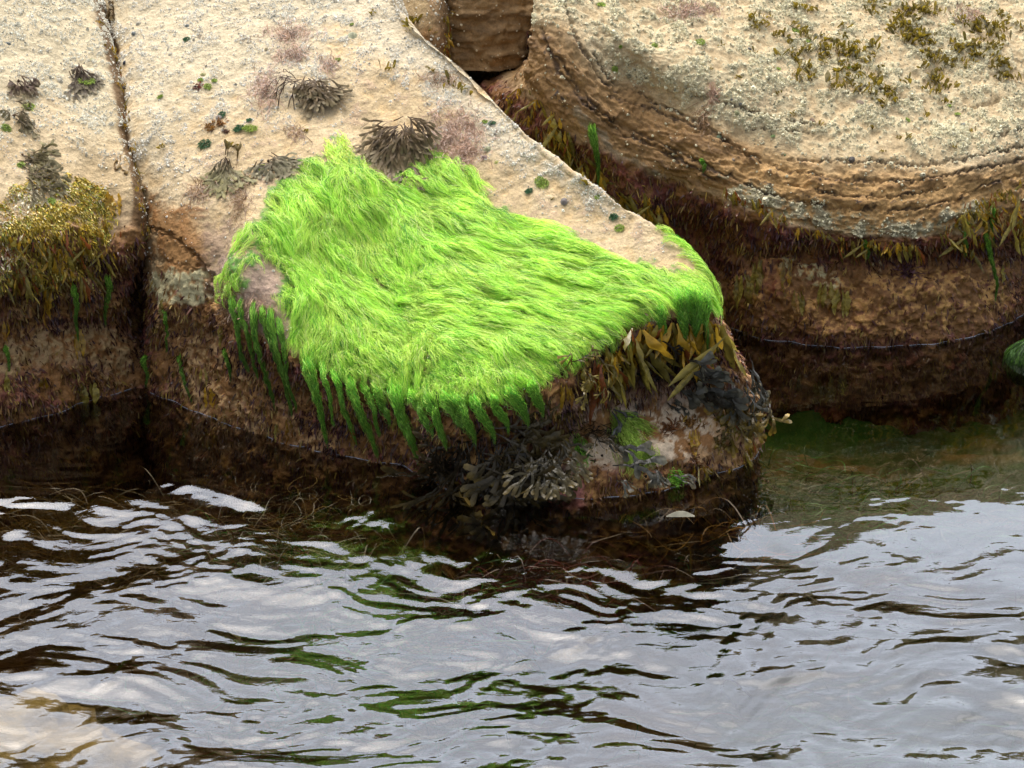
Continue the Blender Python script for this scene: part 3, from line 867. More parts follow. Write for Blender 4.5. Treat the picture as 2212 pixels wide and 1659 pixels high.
# ---- bright green mat
TR = Tracer(S_MAIN)
rng = np.random.default_rng(21)
A = A_MAIN
inside = A.mat_poly + A.n2 * 16 + A.n3 * 8
holes = np.zeros_like(inside)
for (hx, hy, hr) in ((785, 578, 24), (800, 612, 20), (872, 650, 17), (690, 470, 11), (1000, 560, 10), (940, 720, 9), (745, 690, 9), (560, 605, 20), (600, 590, 12), (820, 640, 8), (885, 395, 20), (1437, 643, 22), (1400, 655, 10), (975, 385, 0)):
    holes = np.maximum(holes, 1 - sstep(np.hypot((S_MAIN.px - hx), (S_MAIN.py - hy) * 1.2) + A.n2 * 6, hr * .7, hr * 1.3))
root_w = sstep(inside, 4, 16) * (1 - holes) * sstep(A_MAIN.S.row, 3.95, 4.2)
shoulder = pdist(S_MAIN.px, S_MAIN.py, [(1398,485),(1450,505),(1500,552),(1540,610),(1505,600),(1470,555),(1430,520)]) + A.n2 * 8
root_w = root_w * sstep(A_MAIN.S.row, 4.05, 4.5)
root_w = root_w * (1 - .65 * sstep(-S_MAIN.px, -600, -560) * sstep(S_MAIN.py, 480, 540))
root_w = np.maximum(root_w, sstep(shoulder, -2, 6) * .8)
nl = 9500
P0, N0, ii = sample(S_MAIN, root_w, nl, rng)
M_, N_ = S_MAIN.P.shape[:2]
gi, gj = (ii // N_).astype(float), (ii % N_).astype(float)
px, py = S_MAIN.px.ravel()[ii], S_MAIN.py.ravel()[ii]
# combed direction, measured on the rock: downhill on the flank, sweeping towards the point further across
fx = np.interp(px, [480, 620, 750, 900, 1100, 1300, 1500], [.05, .22, .75, 1.25, 1.9, 2.4, .9])
fx = fx * np.interp(py, [300, 420, 560, 700, 800, 880], [.55, .75, 1.0, 1.0, .62, .3])
KL = 9
frl = np.clip(rng.gamma(1.6, .28, nl), .12, 1.5)
Ll = rng.uniform(.07, .16, nl) * np.interp(py, [700, 800, 870], [1, .65, .30]) * np.where((px < 625) & (py > 500), .5, 1) * np.where(py > 770, rng.uniform(.3, 1.5, nl), 1)
wob = fbm(P0 * 5.5, 2) * 1.1
def world_dir(i, j, fx, k):
    Nn = TR.at(S_MAIN.N, i, j)
    g = np.array([0, 0, -1.0]) - Nn * (-Nn[:, 2:3])
    g = unit(g + np.array([0, -1e-3, 0]))
    xr = np.array([1.0, 0, 0]) - Nn * Nn[:, :1]
    xr = unit(xr)
    wig = fx + wob * .9 + np.sin(k * .9 + P0[:, 0] * 40 + P0[:, 1] * 23) * .35
    return unit(g + xr * wig[:, None]), Nn
path = np.zeros((nl, KL, 3)); nrm = np.zeros((nl, KL, 3))
free = np.zeros(nl, bool); cur = P0.copy(); dlast = np.zeros((nl, 3))
i_, j_ = gi.copy(), gj.copy()
for k in range(KL):
    d, Nn = world_dir(i_, j_, fx, k)
    row = np.interp(i_, np.arange(M_), S_MAIN.row[:, 0])
    free |= (row < 4.02) | (Nn[:, 2] < -.05)
    path[:, k] = cur; nrm[:, k] = np.where(free[:, None], unit(Nn * [1, 1, 0] + [0, -.2, .0]), Nn)
    ds = Ll / (KL - 1) * np.where(free, frl, 1.0)
    i2, j2 = TR.step(i_, j_, d, ds)
    onp = TR.at(S_MAIN.P, i2, j2)
    ddown = unit(dlast * .55 + np.array([0.02, -.05, -.8]))
    nxt = np.where(free[:, None], cur + ddown * ds[:, None], onp)
    dlast = unit(nxt - cur); cur = nxt
    i_, j_ = np.where(free, i_, i2), np.where(free, j_, j2)
# thickness of the mat: long combed ridges
rdg = 1 - np.abs(fbm(np.stack([P0[:, 0] * 3.5 - P0[:, 1] * 2.5, P0[:, 1] * 9 + P0[:, 0] * 5, P0[:, 2] * 4], -1), 2) * 1.6)
thick = .003 + .022 * sstep(rdg, .25, 1.0)
prof = np.interp(np.linspace(0, 1, KL), [0, .25, .6, 1], [.15, .9, 1.0, .55])
lock_h = thick[:, None] * prof[None] * rng.uniform(.7, 1.25, (nl, 1))
guide = path + nrm * lock_h[..., None]
nc = 12
ncs = nl * nc
gidx = np.repeat(np.arange(nl), nc)
G = guide[gidx]; GN = nrm[gidx]
ra = rng.random(ncs) * 6.283; rr_ = np.sqrt(rng.random(ncs)) * .0115
tdir = unit(np.gradient(G, axis=1)); sdv = unit(np.cross(tdir, GN))
conv = np.interp(np.linspace(0, 1, KL), [0, .4, 1], [1.3, 1.0, .5])[None] * rng.uniform(.5, 1.5, (ncs, 1))
side_o = (np.cos(ra) * rr_)[:, None] * conv; up_o = (np.abs(np.sin(ra)) * rr_ * .55)[:, None] * conv
cur1 = np.sin(np.linspace(0, 1, KL)[None] * rng.uniform(4, 16, (ncs, 1)) + rng.random((ncs, 1)) * 6.28) * rng.uniform(.0008, .0048, (ncs, 1))
kk = np.linspace(0, 1, KL)[None]
jl = rng.uniform(.65, 1.2, (ncs, 1))
Gs = G + sdv * (side_o + cur1)[..., None] + GN * (up_o + np.abs(cur1[:, ::-1]) * .5)[..., None]
Gs = Gs[:, :1] + (Gs - Gs[:, :1]) * 1.0
# vary length by sliding along the path
cut = np.clip(jl, .5, 1.0)
tk = np.linspace(0, 1, KL)[None] * cut * (KL - 1)
a_ = np.minimum(tk.astype(int), KL - 2); fr_ = (tk - a_)[..., None]
ri = np.arange(ncs)[:, None]
Gs = Gs[ri, a_] * (1 - fr_) + Gs[ri, a_ + 1] * fr_
# crimped threads: finer points with small waves
KF = 15
tf = np.linspace(0, KL - 1, KF); af = np.minimum(tf.astype(int), KL - 2); ff = (tf - af)[None, :, None]
Gs = Gs[:, af] * (1 - ff) + Gs[:, af + 1] * ff
sdf = sdv[:, np.minimum(af, KL - 1)]; gnf = GN[:, af]
crp = np.cumsum(rng.normal(size=(ncs, KF)), 1); crp -= crp.mean(1, keepdims=True)
zz = rng.normal(size=(ncs, KF)) * .0013
Gs = Gs + sdf * (crp * .0011 + zz)[..., None] + gnf * np.abs(rng.normal(size=(ncs, KF)) * .0013)[..., None]
c0 = sstep(rng.random(ncs) + fbm(G[:, 0] * 9, 2) * .35, .15, .95)[:, None]
base = GRASS * (1 - c0) + LIME * c0
yl = (rng.random(ncs) < .10)[:, None]
base = np.where(yl, C(.90,.97,.38), base)
dk = (rng.random(ncs) < .14)[:, None]
base = np.where(dk, DEEP, base)
cK = base[:, None] * np.interp(np.linspace(0, 1, KF), [0, .5, 1], [.75, 1, 1.12])[None, :, None]
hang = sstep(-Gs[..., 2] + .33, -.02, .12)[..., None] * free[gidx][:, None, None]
cK = cK * (1 - hang * .55) + DEEP * 1.4 * hang * .55  # hanging strands blended darker, shade below the lip put into their colour
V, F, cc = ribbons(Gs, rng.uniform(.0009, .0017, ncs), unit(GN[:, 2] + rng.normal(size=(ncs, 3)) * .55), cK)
O_MAT = tag(mesh_from('algae_mat', V, F, M_GREEN, cc), 'thick mat of bright lime green thread algae combed over the big boulder', 'algae mat', kind='stuff')
# thin green film beneath the strands: stain on the rock itself
film = sstep(inside, -4, 14) * (1 - holes) * sstep(A_MAIN.S.row, 3.8, 4.2)
ca = O_MAIN.data.color_attributes['Col']
cbuf = np.ones((film.size, 4), np.float32)
cbuf[:, :3] = np.clip(blend(A_MAIN.col, film * .85 * sstep(A.n3 + A.n2, -.8, .1), C(.09,.26,.03)), 0, 1).reshape(-1, 3)
ca.data.foreach_set('color', cbuf.ravel())

# ---- hanging tassels
def tassel(p_top, p_tip, wtop, n, rng, label, colr=(DEEP * .5, GRASS * .55), lift=.02, group=None, bend=0.0, name='algae_tassel'):
    P0, N0 = hit(p_top[0], p_top[1])
    Pt, _ = hit(p_tip[0], p_tip[1])
    K = 24
    s = np.linspace(0, 1, K)
    xs = p_top[0] + (p_tip[0] - p_top[0]) * s + np.sin(s * 3.1) * bend + np.sin(s * rng.uniform(5, 9) + rng.random() * 6) * rng.uniform(1, 3.5)
    ys = p_top[1] + (p_tip[1] - p_top[1]) * s
    Ymin = np.minimum.accumulate(ZB[np.clip((ys / ZS).astype(int), 0, ZH - 1), np.clip((xs / ZS).astype(int), 0, ZW - 1)])
    Yp = np.minimum(P0[1], Ymin) - np.interp(s, [0, .15, 1], [.002, lift, lift * .8])
    g = unproj(xs, ys, Yp)
    n = int(n * 1.5); ra = rng.random(n) * 6.283; rad = np.sqrt(rng.random(n)) * wtop * .5
    prof = np.interp(s, [0, .12, .3, .7, 1], [.9, 1.0, .62, .30, .05])
    stop = np.clip(rng.beta(2.6, 1.3, n) * 1.2, .2, 1.0)
    wv = np.sin(s[None] * rng.uniform(14, 50, (n, 1)) + rng.random((n, 1)) * 6.28) * rng.uniform(.0006, .0026, (n, 1))
    off = np.stack([np.cos(ra) * rad, -np.abs(np.sin(ra)) * rad * .6, 0 * rad], -1)
    paths = g[None] + off[:, None] * prof[None, :, None]
    paths[..., 0] += wv; paths[..., 1] -= np.abs(wv) * .6
    paths = paths + rng.normal(size=(n, K, 3)) * [.0022, .0020, .0015] * (prof[None, :, None] ** .5 + .25) + rng.normal(size=(1, K, 3)) * [.0022, 0, 0]
    paths[..., 2] += rng.normal(size=(n, 1)) * wtop * .35
    paths[:, 0] += N0 * -.004
    # shorten
    tk = s[None] * stop[:, None] * (K - 1)
    a = np.minimum(tk.astype(int), K - 2); f = (tk - a)[..., None]; r_ = np.arange(n)[:, None]
    paths = paths[r_, a] * (1 - f) + paths[r_, a + 1] * f
    c = rng.random((n, 1))
    col = np.array(colr[0]) * (1 - c) + np.array(colr[1]) * c
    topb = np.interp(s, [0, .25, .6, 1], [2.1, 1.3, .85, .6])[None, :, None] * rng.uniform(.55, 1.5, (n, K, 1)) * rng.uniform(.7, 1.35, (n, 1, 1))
    V, F, cc = ribbons(paths, rng.uniform(.0010, .0020, n), unit(np.array([0, -1, 0]) + rng.normal(size=(n, 3)) * .6), np.clip(col[:, None] * topb, 0, .95))
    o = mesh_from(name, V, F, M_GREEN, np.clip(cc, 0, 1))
    return tag(o, label, 'seaweed', group)

rng = np.random.default_rng(5)
ORD = ['first', 'second', 'third', 'fourth', 'fifth', 'sixth', 'seventh', 'eighth', 'ninth', 'tenth', 'eleventh', 'twelfth', 'thirteenth', 'fourteenth', 'fifteenth', 'sixteenth']
thin = [((502,642),(535,800),20),((520,650),(560,815),14),((543,660),(592,872),22),((566,665),(605,800),16),((585,672),(632,893),24),((604,690),(640,882),16)]
for k, (a, b_, wd) in enumerate(thin):
    tassel(a, b_, wd * .0010, 150, rng, f'{ORD[k]} dark green tassel from the left below the bald pink nose', bend=-6, group='dark tassels below the bald nose')
front = [((668,795),(708,938),40),((700,800),(722,905),24),((722,815),(768,945),28),((752,830),(815,968),40),((790,845),(822,925),30),((812,850),(842,900),40),
         ((850,850),(902,976),50),((890,862),(935,925),44),((925,868),(967,948),46),((962,872),(1000,905),40),((990,872),(1027,938),46),((1025,875),(1072,935),46),((1062,868),(1102,918),44),((1105,858),(1147,898),46),((1148,845),(1176,880),36)]
for k, (a, b_, wd) in enumerate(front):
    a = (a[0] - 3, a[1] - 14); b_ = (b_[0], b_[1] + 12)
    tassel(a, b_, wd * rng.uniform(.0005, .0009), 200, rng, f'{ORD[k]} pointed tassel from the left along the front edge of the green mat', (DEEP * .9, GRASS * .75), group='pointed tassels along the mat edge', lift=.03)
corner = [((1428,668),(1437,748),20),((1470,640),(1484,742),34),((1500,640),(1506,745),40),((1522,640),(1527,772),26)]
for k, (a, b_, wd) in enumerate(corner):
    tassel(a, b_, wd * .0017, 220, rng, f'{ORD[k]} green tassel from the left below the boulder\'s outer corner', (DEEP * .8, GRASS * .6), group='tassels at the boulder corner')
single = [
 ((1281,275),(1294,396),26,'long vivid green streamer down the gully wall beside the brown face'),
 ((2085,478),(2086,552),9,'short thin green thread hanging under the far boulder brow'),
 ((2142,448),(2144,520),16,'green streamer among the olive fringe at the far end of the brow'),
 ((2128,505),(2150,648),14,'long curved green streamer ending beside the yellow blade'),
 ((1873,520),(1872,560),6,'tiny green thread under the middle of the rounded boulder brow'),
 ((160,615),(168,735),16,'broad dark green streamer on the boulder beyond the crack'),
 ((234,598),(228,700),16,'dark green streamer next to the black cavity'),
 ((12,750),(22,800),10,'short green tuft hanging at the picture edge above the water'),
 ((383,765),(412,868),9,'thin bright green streamer leaning over tan rock by the water'),
 ((485,755),(500,822),10,'short green streamer under the overhang near the tan rock'),
 ((312,770),(318,832),12,'dark green streamer in the water corner below the crack'),
 ((690,895),(706,955),5,'thin green thread reaching down near the waterline'),
 ((355,670),(362,760),5,'faint green thread on the mottled lower rock'),
 ((1518,345),(1521,372),9,'small green tag on the pale rim of the brown band')]
for a, b_, wd, lb in single:
    tassel(a, b_, wd * .0010, int(40 + wd * 4), rng, lb, (DEEP * .5, GRASS * .5), lift=.012, bend=8 if 'curved' in lb else 0)

# ------------------------------------------------------------------ leaf generators
def strip(path, side, width, nrm, col, cup=.0):
    """one ribbon with three vertices across"""
    K = len(path)
    w_ = np.asarray(width)[:, None]
    a = path - side * w_ * .5; b_ = path + side * w_ * .5; m = path + nrm * (w_ * cup)
    V = np.stack([a, m, b_], 1).reshape(-1, 3)
    i = np.arange(K - 1) * 3
    F = np.concatenate([np.stack([i, i + 1, i + 4, i + 3], -1), np.stack([i + 1, i + 2, i + 5, i + 4], -1)])
    return V, F, np.repeat(np.asarray(col)[:, None], 3, 1).reshape(-1, 3)

def frond_local(rng, L, levels=3, w0=.004, w1=.014, ang0=0.0, spread=24, c0=(.08,.05,.03), c1=(.22,.19,.12), tipc=None, lift=.02, ruf=.004, curl=0.0, blunt=1.0, bendv=12):
    """forked flat frond in (u downslope, v lateral, w normal)"""
    Vs, Fs, Cs = [], [], []; n0 = 0
    c0, c1 = np.array(c0), np.array(c1); tipc = c1 * 1.35 if tipc is None else np.array(tipc)
    segL = L / (levels + 1)
    ph = rng.random() * 6.28
    def seg(p, ang, s0, lev, w_in):
        nonlocal n0
        Ls = segL * rng.uniform(.75, 1.25)
        k = 5
        t = np.linspace(0, 1, k)
        bend = rng.normal() * bendv + curl
        an = np.radians(ang + bend * t)
        st = Ls / (k - 1)
        u = p[0] + np.concatenate([[0], np.cumsum(np.cos(an[:-1]) * st)])
        v = p[1] + np.concatenate([[0], np.cumsum(np.sin(an[:-1]) * st)])
        s = s0 + t * Ls
        last = lev == 0
        w_out = w0 + (w1 - w0) * min((s0 + Ls) / L, 1) ** .8
        wd = w_in + (w_out - w_in) * t
        if last: wd = wd * np.interp(t, [0, .5, .8, 1], [.95, 1.2, 1.25 * blunt, .6])
        ww = lift * np.sin(np.pi * np.clip(s / L, 0, 1)) ** .8 + ruf * np.sin(s * 90 + ph + v * 70) + ruf * .6 * np.sin(v * 160 + ph)
        path = np.stack([u, v, ww], -1)
        sd = np.stack([-np.sin(an), np.cos(an), np.full(k, rng.normal() * .35)], -1)
        sd = unit(sd)
        cm = np.clip(s / L, 0, 1)[:, None]
        col = c0 * (1 - cm) + c1 * cm
        if last: col = col * (1 - (t ** 2)[:, None] * .6) + tipc * (t ** 2)[:, None] * .6
        col = col * rng.uniform(.75, 1.25)
        V, F, Cc = strip(path, sd, wd, np.array([0, 0, 1.0]), col, cup=.12)
        Vs.append(V); Fs.append(F + n0); Cs.append(Cc); n0 += len(V)
        if not last:
            e = (u[-1], v[-1])
            for sg in (-1, 1):
                if lev < levels - 1 and rng.random() < .10: continue
                seg(e, an[-1] * 57.3 + sg * spread * rng.uniform(.6, 1.3), s0 + Ls, lev - 1, w_out * .72)
    seg((0, 0), ang0, 0, levels, w0)
    return np.concatenate(Vs), np.concatenate(Fs), np.concatenate(Cs)

def frame_at(P, N, dirdeg=0.0, pull=0.0):
    """u = downhill turned by dirdeg (towards +x), v, w = normal"""
    N = unit(N)
    g = np.array([0, 0, -1.0]); g = g - N * (g @ N)
    if np.linalg.norm(g) < 1e-3: g = np.array([0, -1.0, 0])
    g = unit(g); r = np.cross(g, N) * 1.0
    if r[0] < 0: r = -r
    a = math.radians(dirdeg)
    u = g * math.cos(a) + r * math.sin(a)
    return u, unit(np.cross(N, u)), N

def push(V, eps=.004):
    """keep the leaf on the near side of the rock it lies on"""
    x, y = proj(V)
    ok = (x > 0) & (x < 2215) & (y > 0) & (y < 1670)
    ix = np.clip((x / ZS).astype(int), 0, ZW - 1); iy = np.clip((y / ZS).astype(int), 0, ZH - 1)
    Ys = ZB[iy, ix] - eps
    bad = ok & (V[:, 1] > Ys) & (V[:, 1] < Ys + .07) & (V[:, 2] > -.02)
    if bad.any(): V[bad] = unproj(x[bad], y[bad], Ys[bad])
    return V

WR = dict(c0=(.060,.034,.016), c1=(.115,.082,.040), tipc=(.27,.225,.125), w1=.0105, w0=.003, levels=3, spread=21)
def clump(px, py, fr, label, rng, style=None, name='seaweed_clump', cat='seaweed', group=None, off=.006, jitter=12, dn=None):
    """fr: list of (direction deg: 0 = downhill, + = right; length m; count). Each frond is a part."""
    P, N = hit(px, py)
    if dn is not None: N = unit(np.array(dn, float))
    root = bpy.data.objects.new(name, None); COL.objects.link(root)
    root.empty_display_size = .05
    root.location = P
    tag(root, label, cat, group)
    st = dict(WR); st.update(style or {})
    lay = 0; sprd = st.pop('bw', .022)
    for d, Ln, cnt in fr:
        for _ in range(cnt):
            dd = d + rng.normal() * jitter; L_ = Ln * rng.uniform(.6, 1.05)
            u, v, w_ = frame_at(P, N, dd); Ln_ = L_
            s2 = dict(st); s2.pop('wet', 0); lv = s2.pop('levels', 3); sp = s2.pop('spread', 24)
            lf = s2.pop('lift', .011) * rng.uniform(.6, 1.4)
            V, F, cc = frond_local(rng, L_, levels=lv, spread=sp, lift=lf, **s2)
            base = P + N * off + v * rng.normal() * sprd + u * (rng.normal() * .5) * sprd
            W = base + V[:, :1] * u + V[:, 1:2] * v + (V[:, 2:] + lay * .0012) * w_
            W = push(W, .004 + lay * .0008)
            lay += 1
            o = mesh_from('frond', W - P, F, M_WETW if st.get('wet') else M_WRACK, np.clip(cc, 0, 1), parent=root)
    a = np.linspace(0, 2 * math.pi, 9)[:-1]; u, v, w_ = frame_at(P, N)
    hv = np.array([u * math.cos(t) * .006 + v * math.sin(t) * .006 - w_ * .004 for t in a] + [u * math.cos(t) * .0035 + v * math.sin(t) * .0035 + w_ * .006 for t in a])
    hf = [[k, (k + 1) % 8, 8 + (k + 1) % 8, 8 + k] for k in range(8)]
    mesh_from('holdfast', hv, [np.array(hf), np.array([[8, 9, 10, 11], [11, 12, 13, 14], [8, 11, 14, 15]])], M_WRACK, np.tile(st['c0'], (16, 1)), parent=root)
    return root

rng = np.random.default_rng(99)
clump(668,188,[(30,.13,7),(55,.15,6),(5,.10,6),(-15,.08,4)],'greyish brown wrack clump lying alone high on the big boulder, beside antler-like stems',rng)
clump(655,185,[(-75,.13,3),(-100,.11,2)],'bare dark antler-like stems arching left from the lone grey clump',rng,style=dict(w1=.004,w0=.003,c1=(.09,.06,.045),lift=.05))
clump(868,285,[(-50,.12,4),(-25,.17,6),(-5,.19,6),(25,.14,4),(50,.17,5)],'large fan-shaped wrack clump draped over the top edge of the green mat',rng,style=dict(lift=.022,bw=.03))
clump(872,378,[(-15,.07,2),(15,.10,3),(45,.10,2)],'small pale fan frond lying on the bare gap inside the green mat',rng,style=dict(c1=(.24,.19,.13),levels=2))
clump(492,350,[(-25,.12,4),(0,.14,4),(25,.13,4)],'grey olive fan wrack left of the mat with an upright forked stalk',rng,style=dict(c1=(.20,.18,.09),tipc=(.3,.26,.1)))
clump(487,345,[(170,.07,2),(195,.06,1)],'upright olive stalk poking up behind the fan wrack',rng,style=dict(levels=1,c1=(.17,.12,.03),lift=.0,w1=.010),dn=(0,-1,.4))
clump(580,348,[(10,.09,3),(50,.11,4),(75,.12,3),(-15,.09,2)],'grey fan wrack touching the upper left corner of the green mat',rng,style=dict(c1=(.20,.18,.11)))
clump(165,148,[(0,.10,3),(14,.12,3),(-8,.13,3)],'dark wrack clump with a green strand through it, close to the crack',rng,style=dict(c1=(.09,.07,.05)))
clump(40,175,[(-5,.09,4),(25,.09,3)],'dark brown wrack clump, upper one of the pair near the picture edge',rng,style=dict(c1=(.10,.065,.045)))
clump(30,250,[(10,.09,3),(55,.10,3),(-35,.07,2)],'dark wrack clump, lower one of the pair near the picture edge',rng,style=dict(c1=(.12,.10,.05)))
clump(48,335,[(70,.12,3),(50,.13,3),(85,.14,2)],'wrack clump stretching towards the yellow weed patch',rng,style=dict(c1=(.15,.13,.05)))
clump(70,385,[(75,.13,3),(55,.13,2)],'long-stalked wrack lying on the top of the yellow weed patch',rng,style=dict(c1=(.14,.12,.06)))
clump(222,8,[(0,.08,3),(50,.07,2)],'brown wrack tuft growing out of the top of the crack',rng,style=dict(c1=(.12,.07,.02)))
# dark wet wracks around the foot of the big boulder
WET = dict(c0=(.022,.016,.010), c1=(.040,.030,.014), tipc=(.13,.085,.02), lift=.02, w1=.013, w0=.004, levels=3, wet=1, bendv=16, ruf=.006, bw=.05)
clump(985,965,[(-12,.26,5),(8,.30,5),(22,.22,4)],'glossy wrack bunch with amber tips trailing into the water beneath the middle tassels',rng,dict(WET,w1=.019,tipc=(.30,.19,.035),c1=(.07,.05,.018)),off=.05)
clump(1100,975,[(-20,.24,5),(0,.28,6),(18,.24,4)],'broadest wrack bunch hanging straight into the water left of the pink patch',rng,dict(WET,w1=.020,tipc=(.26,.18,.045),c1=(.065,.05,.025)),off=.06)
clump(965,945,[(-15,0.276,5),(5,0.299,5),(20,0.230,3)],'dark wet wrack hanging into the water below the longest tassels',rng,WET,off=.03)
clump(1010,955,[(-8,0.299,5),(8,0.322,5)],'dark branching wrack with narrow stems and pale tips above the water',rng,dict(WET,w1=.011,w0=.003),off=.05)
clump(1075,950,[(-25,0.322,5),(-5,0.345,5),(15,0.299,4)],'densest dark wrack curtain at the middle of the boulder foot',rng,WET,off=.05)
clump(1040,950,[(75,0.276,4),(85,0.310,3),(60,0.230,3)],'olive wrack plume swept sideways across the boulder foot',rng,dict(WET,c1=(.075,.055,.02),w1=.018),off=.07)
clump(1150,975,[(-10,0.230,4),(12,0.253,4)],'olive tipped wrack beside the small pink rock patch',rng,dict(WET,c1=(.055,.045,.018)),off=.04)
clump(1225,960,[(-30,0.196,4),(0,0.230,5),(25,0.184,3)],'thin tangled dark stems hanging over the pale ledge',rng,dict(WET,w1=.004,w0=.003),off=.03)
clump(1290,1015,[(-20,.12,3),(0,.15,4),(15,.12,2)],'grey wet wrack touching the water below the green lock',rng,dict(WET,c1=(.06,.055,.04)),off=.03)
clump(1300,985,[(45,.15,1),(55,.18,2)],'broad grey oak-leaf frond pointing down over the pale ledge',rng,dict(WET,c1=(.09,.088,.07),tipc=(.17,.15,.09),w1=.024,levels=2,spread=14),off=.03)
clump(1395,1030,[(-15,.08,2),(10,.10,2)],'short grey wrack at the waterline under the green lock',rng,dict(WET,c1=(.06,.058,.04)),off=.03)
clump(1385,765,[(20,.15,3),(45,.18,3),(60,.2,3)],'slate grey wrack lying in the recess under the outer corner',rng,dict(WET,c1=(.05,.05,.048),w1=.016),off=.02)
clump(1400,835,[(50,.12,3),(70,.15,3)],'pale grey oak-leaf wrack spread over the pink ledge',rng,dict(WET,c1=(.095,.095,.08),tipc=(.16,.14,.08),w1=.018,lift=.01),off=.015)
clump(1470,820,[(55,.12,3),(75,.13,3)],'grey broad-leaved wrack in the middle of the pink ledge',rng,dict(WET,c1=(.10,.10,.085),tipc=(.17,.15,.09),w1=.022,lift=.01,levels=2),off=.015)
clump(1330,870,[(60,0.138,3),(20,0.115,3)],'small grey frond at the head of the green lock',rng,dict(WET,c1=(.18,.19,.17)),off=.015)
clump(1540,825,[(4,.20,5),(12,.22,4),(-6,.15,3)],'long grey and golden wrack hanging down the outer end of the ledge',rng,dict(WET,c1=(.085,.08,.065),tipc=(.32,.19,.03),w1=.015),off=.03)
clump(1560,850,[(6,.17,3),(14,.15,3)],'golden-tipped wrack fringe against the dark water',rng,dict(WET,c1=(.20,.13,.03),tipc=(.45,.27,.03),w1=.016),off=.03)
clump(1590,815,[(2,.18,4),(10,.20,3)],'grey-green wrack draped down the outermost curve of the ledge',rng,dict(WET,c1=(.085,.08,.055),tipc=(.32,.20,.03),w1=.016),off=.015)
clump(1612,880,[(0,.13,3),(8,.14,3)],'golden wrack tips at the outermost curve just above the water',rng,dict(WET,c1=(.16,.11,.02),tipc=(.40,.25,.03),w1=.014),off=.012)
clump(1500,790,[(30,.16,4),(50,.18,4),(70,.15,3)],'broad slate fronds fanned over the back of the ledge',rng,dict(WET,c1=(.08,.08,.07),tipc=(.16,.15,.10),w1=.024,levels=2),off=.015)
clump(1255,800,[(-10,0.081,4),(20,0.103,5),(70,0.069,4)],'yellowish forked weed tuft at the notch in the mat edge',rng,dict(WET,c1=(.22,.16,.03),tipc=(.35,.26,.05),w1=.006,levels=3),off=.02)
# ------------------------------------------------------------------ olive and golden blades
GOLD, OLV, RUST, PLUM = C(.42,.25,.022), C(.21,.165,.03), C(.22,.07,.02), C(.06,.02,.022)
def blade_mesh(rng, L, Wd, c, c2, K=10, twist=.8, split=0):
    s = np.linspace(0, 1, K)
    tw = np.cumsum(rng.normal(size=K) * .25) * twist + rng.normal() * .5
    wd = Wd * np.interp(s, [0, .12, .45, .8, 1], [.22, .45, 1, .75, .06])
    x = np.cumsum(rng.normal(size=K)) * L * .025; yv = -np.abs(np.cumsum(rng.normal(size=K)) * L * .03)
    path = np.stack([x, yv - .004, -s * L], -1)
    sd = np.stack([np.cos(tw), np.sin(tw) * .8, np.zeros(K)], -1)
    nn = np.stack([np.sin(tw), -np.cos(tw), np.zeros(K)], -1)
    ruf = 1 + .22 * np.sin(s * 31 + rng.random() * 6)
    m = rng.random()
    col = c * (1 - s[:, None] * m) + c2 * s[:, None] * m
    return strip(path, sd, wd * ruf, nn, col, cup=.18)

def multi(fs):
    V, F, Cc, n = [], [], [], 0
    for v, f, c in fs:
        V.append(v); F.append(f + n); Cc.append(c); n += len(v)
    return np.concatenate(V), np.concatenate(F), np.concatenate(Cc)

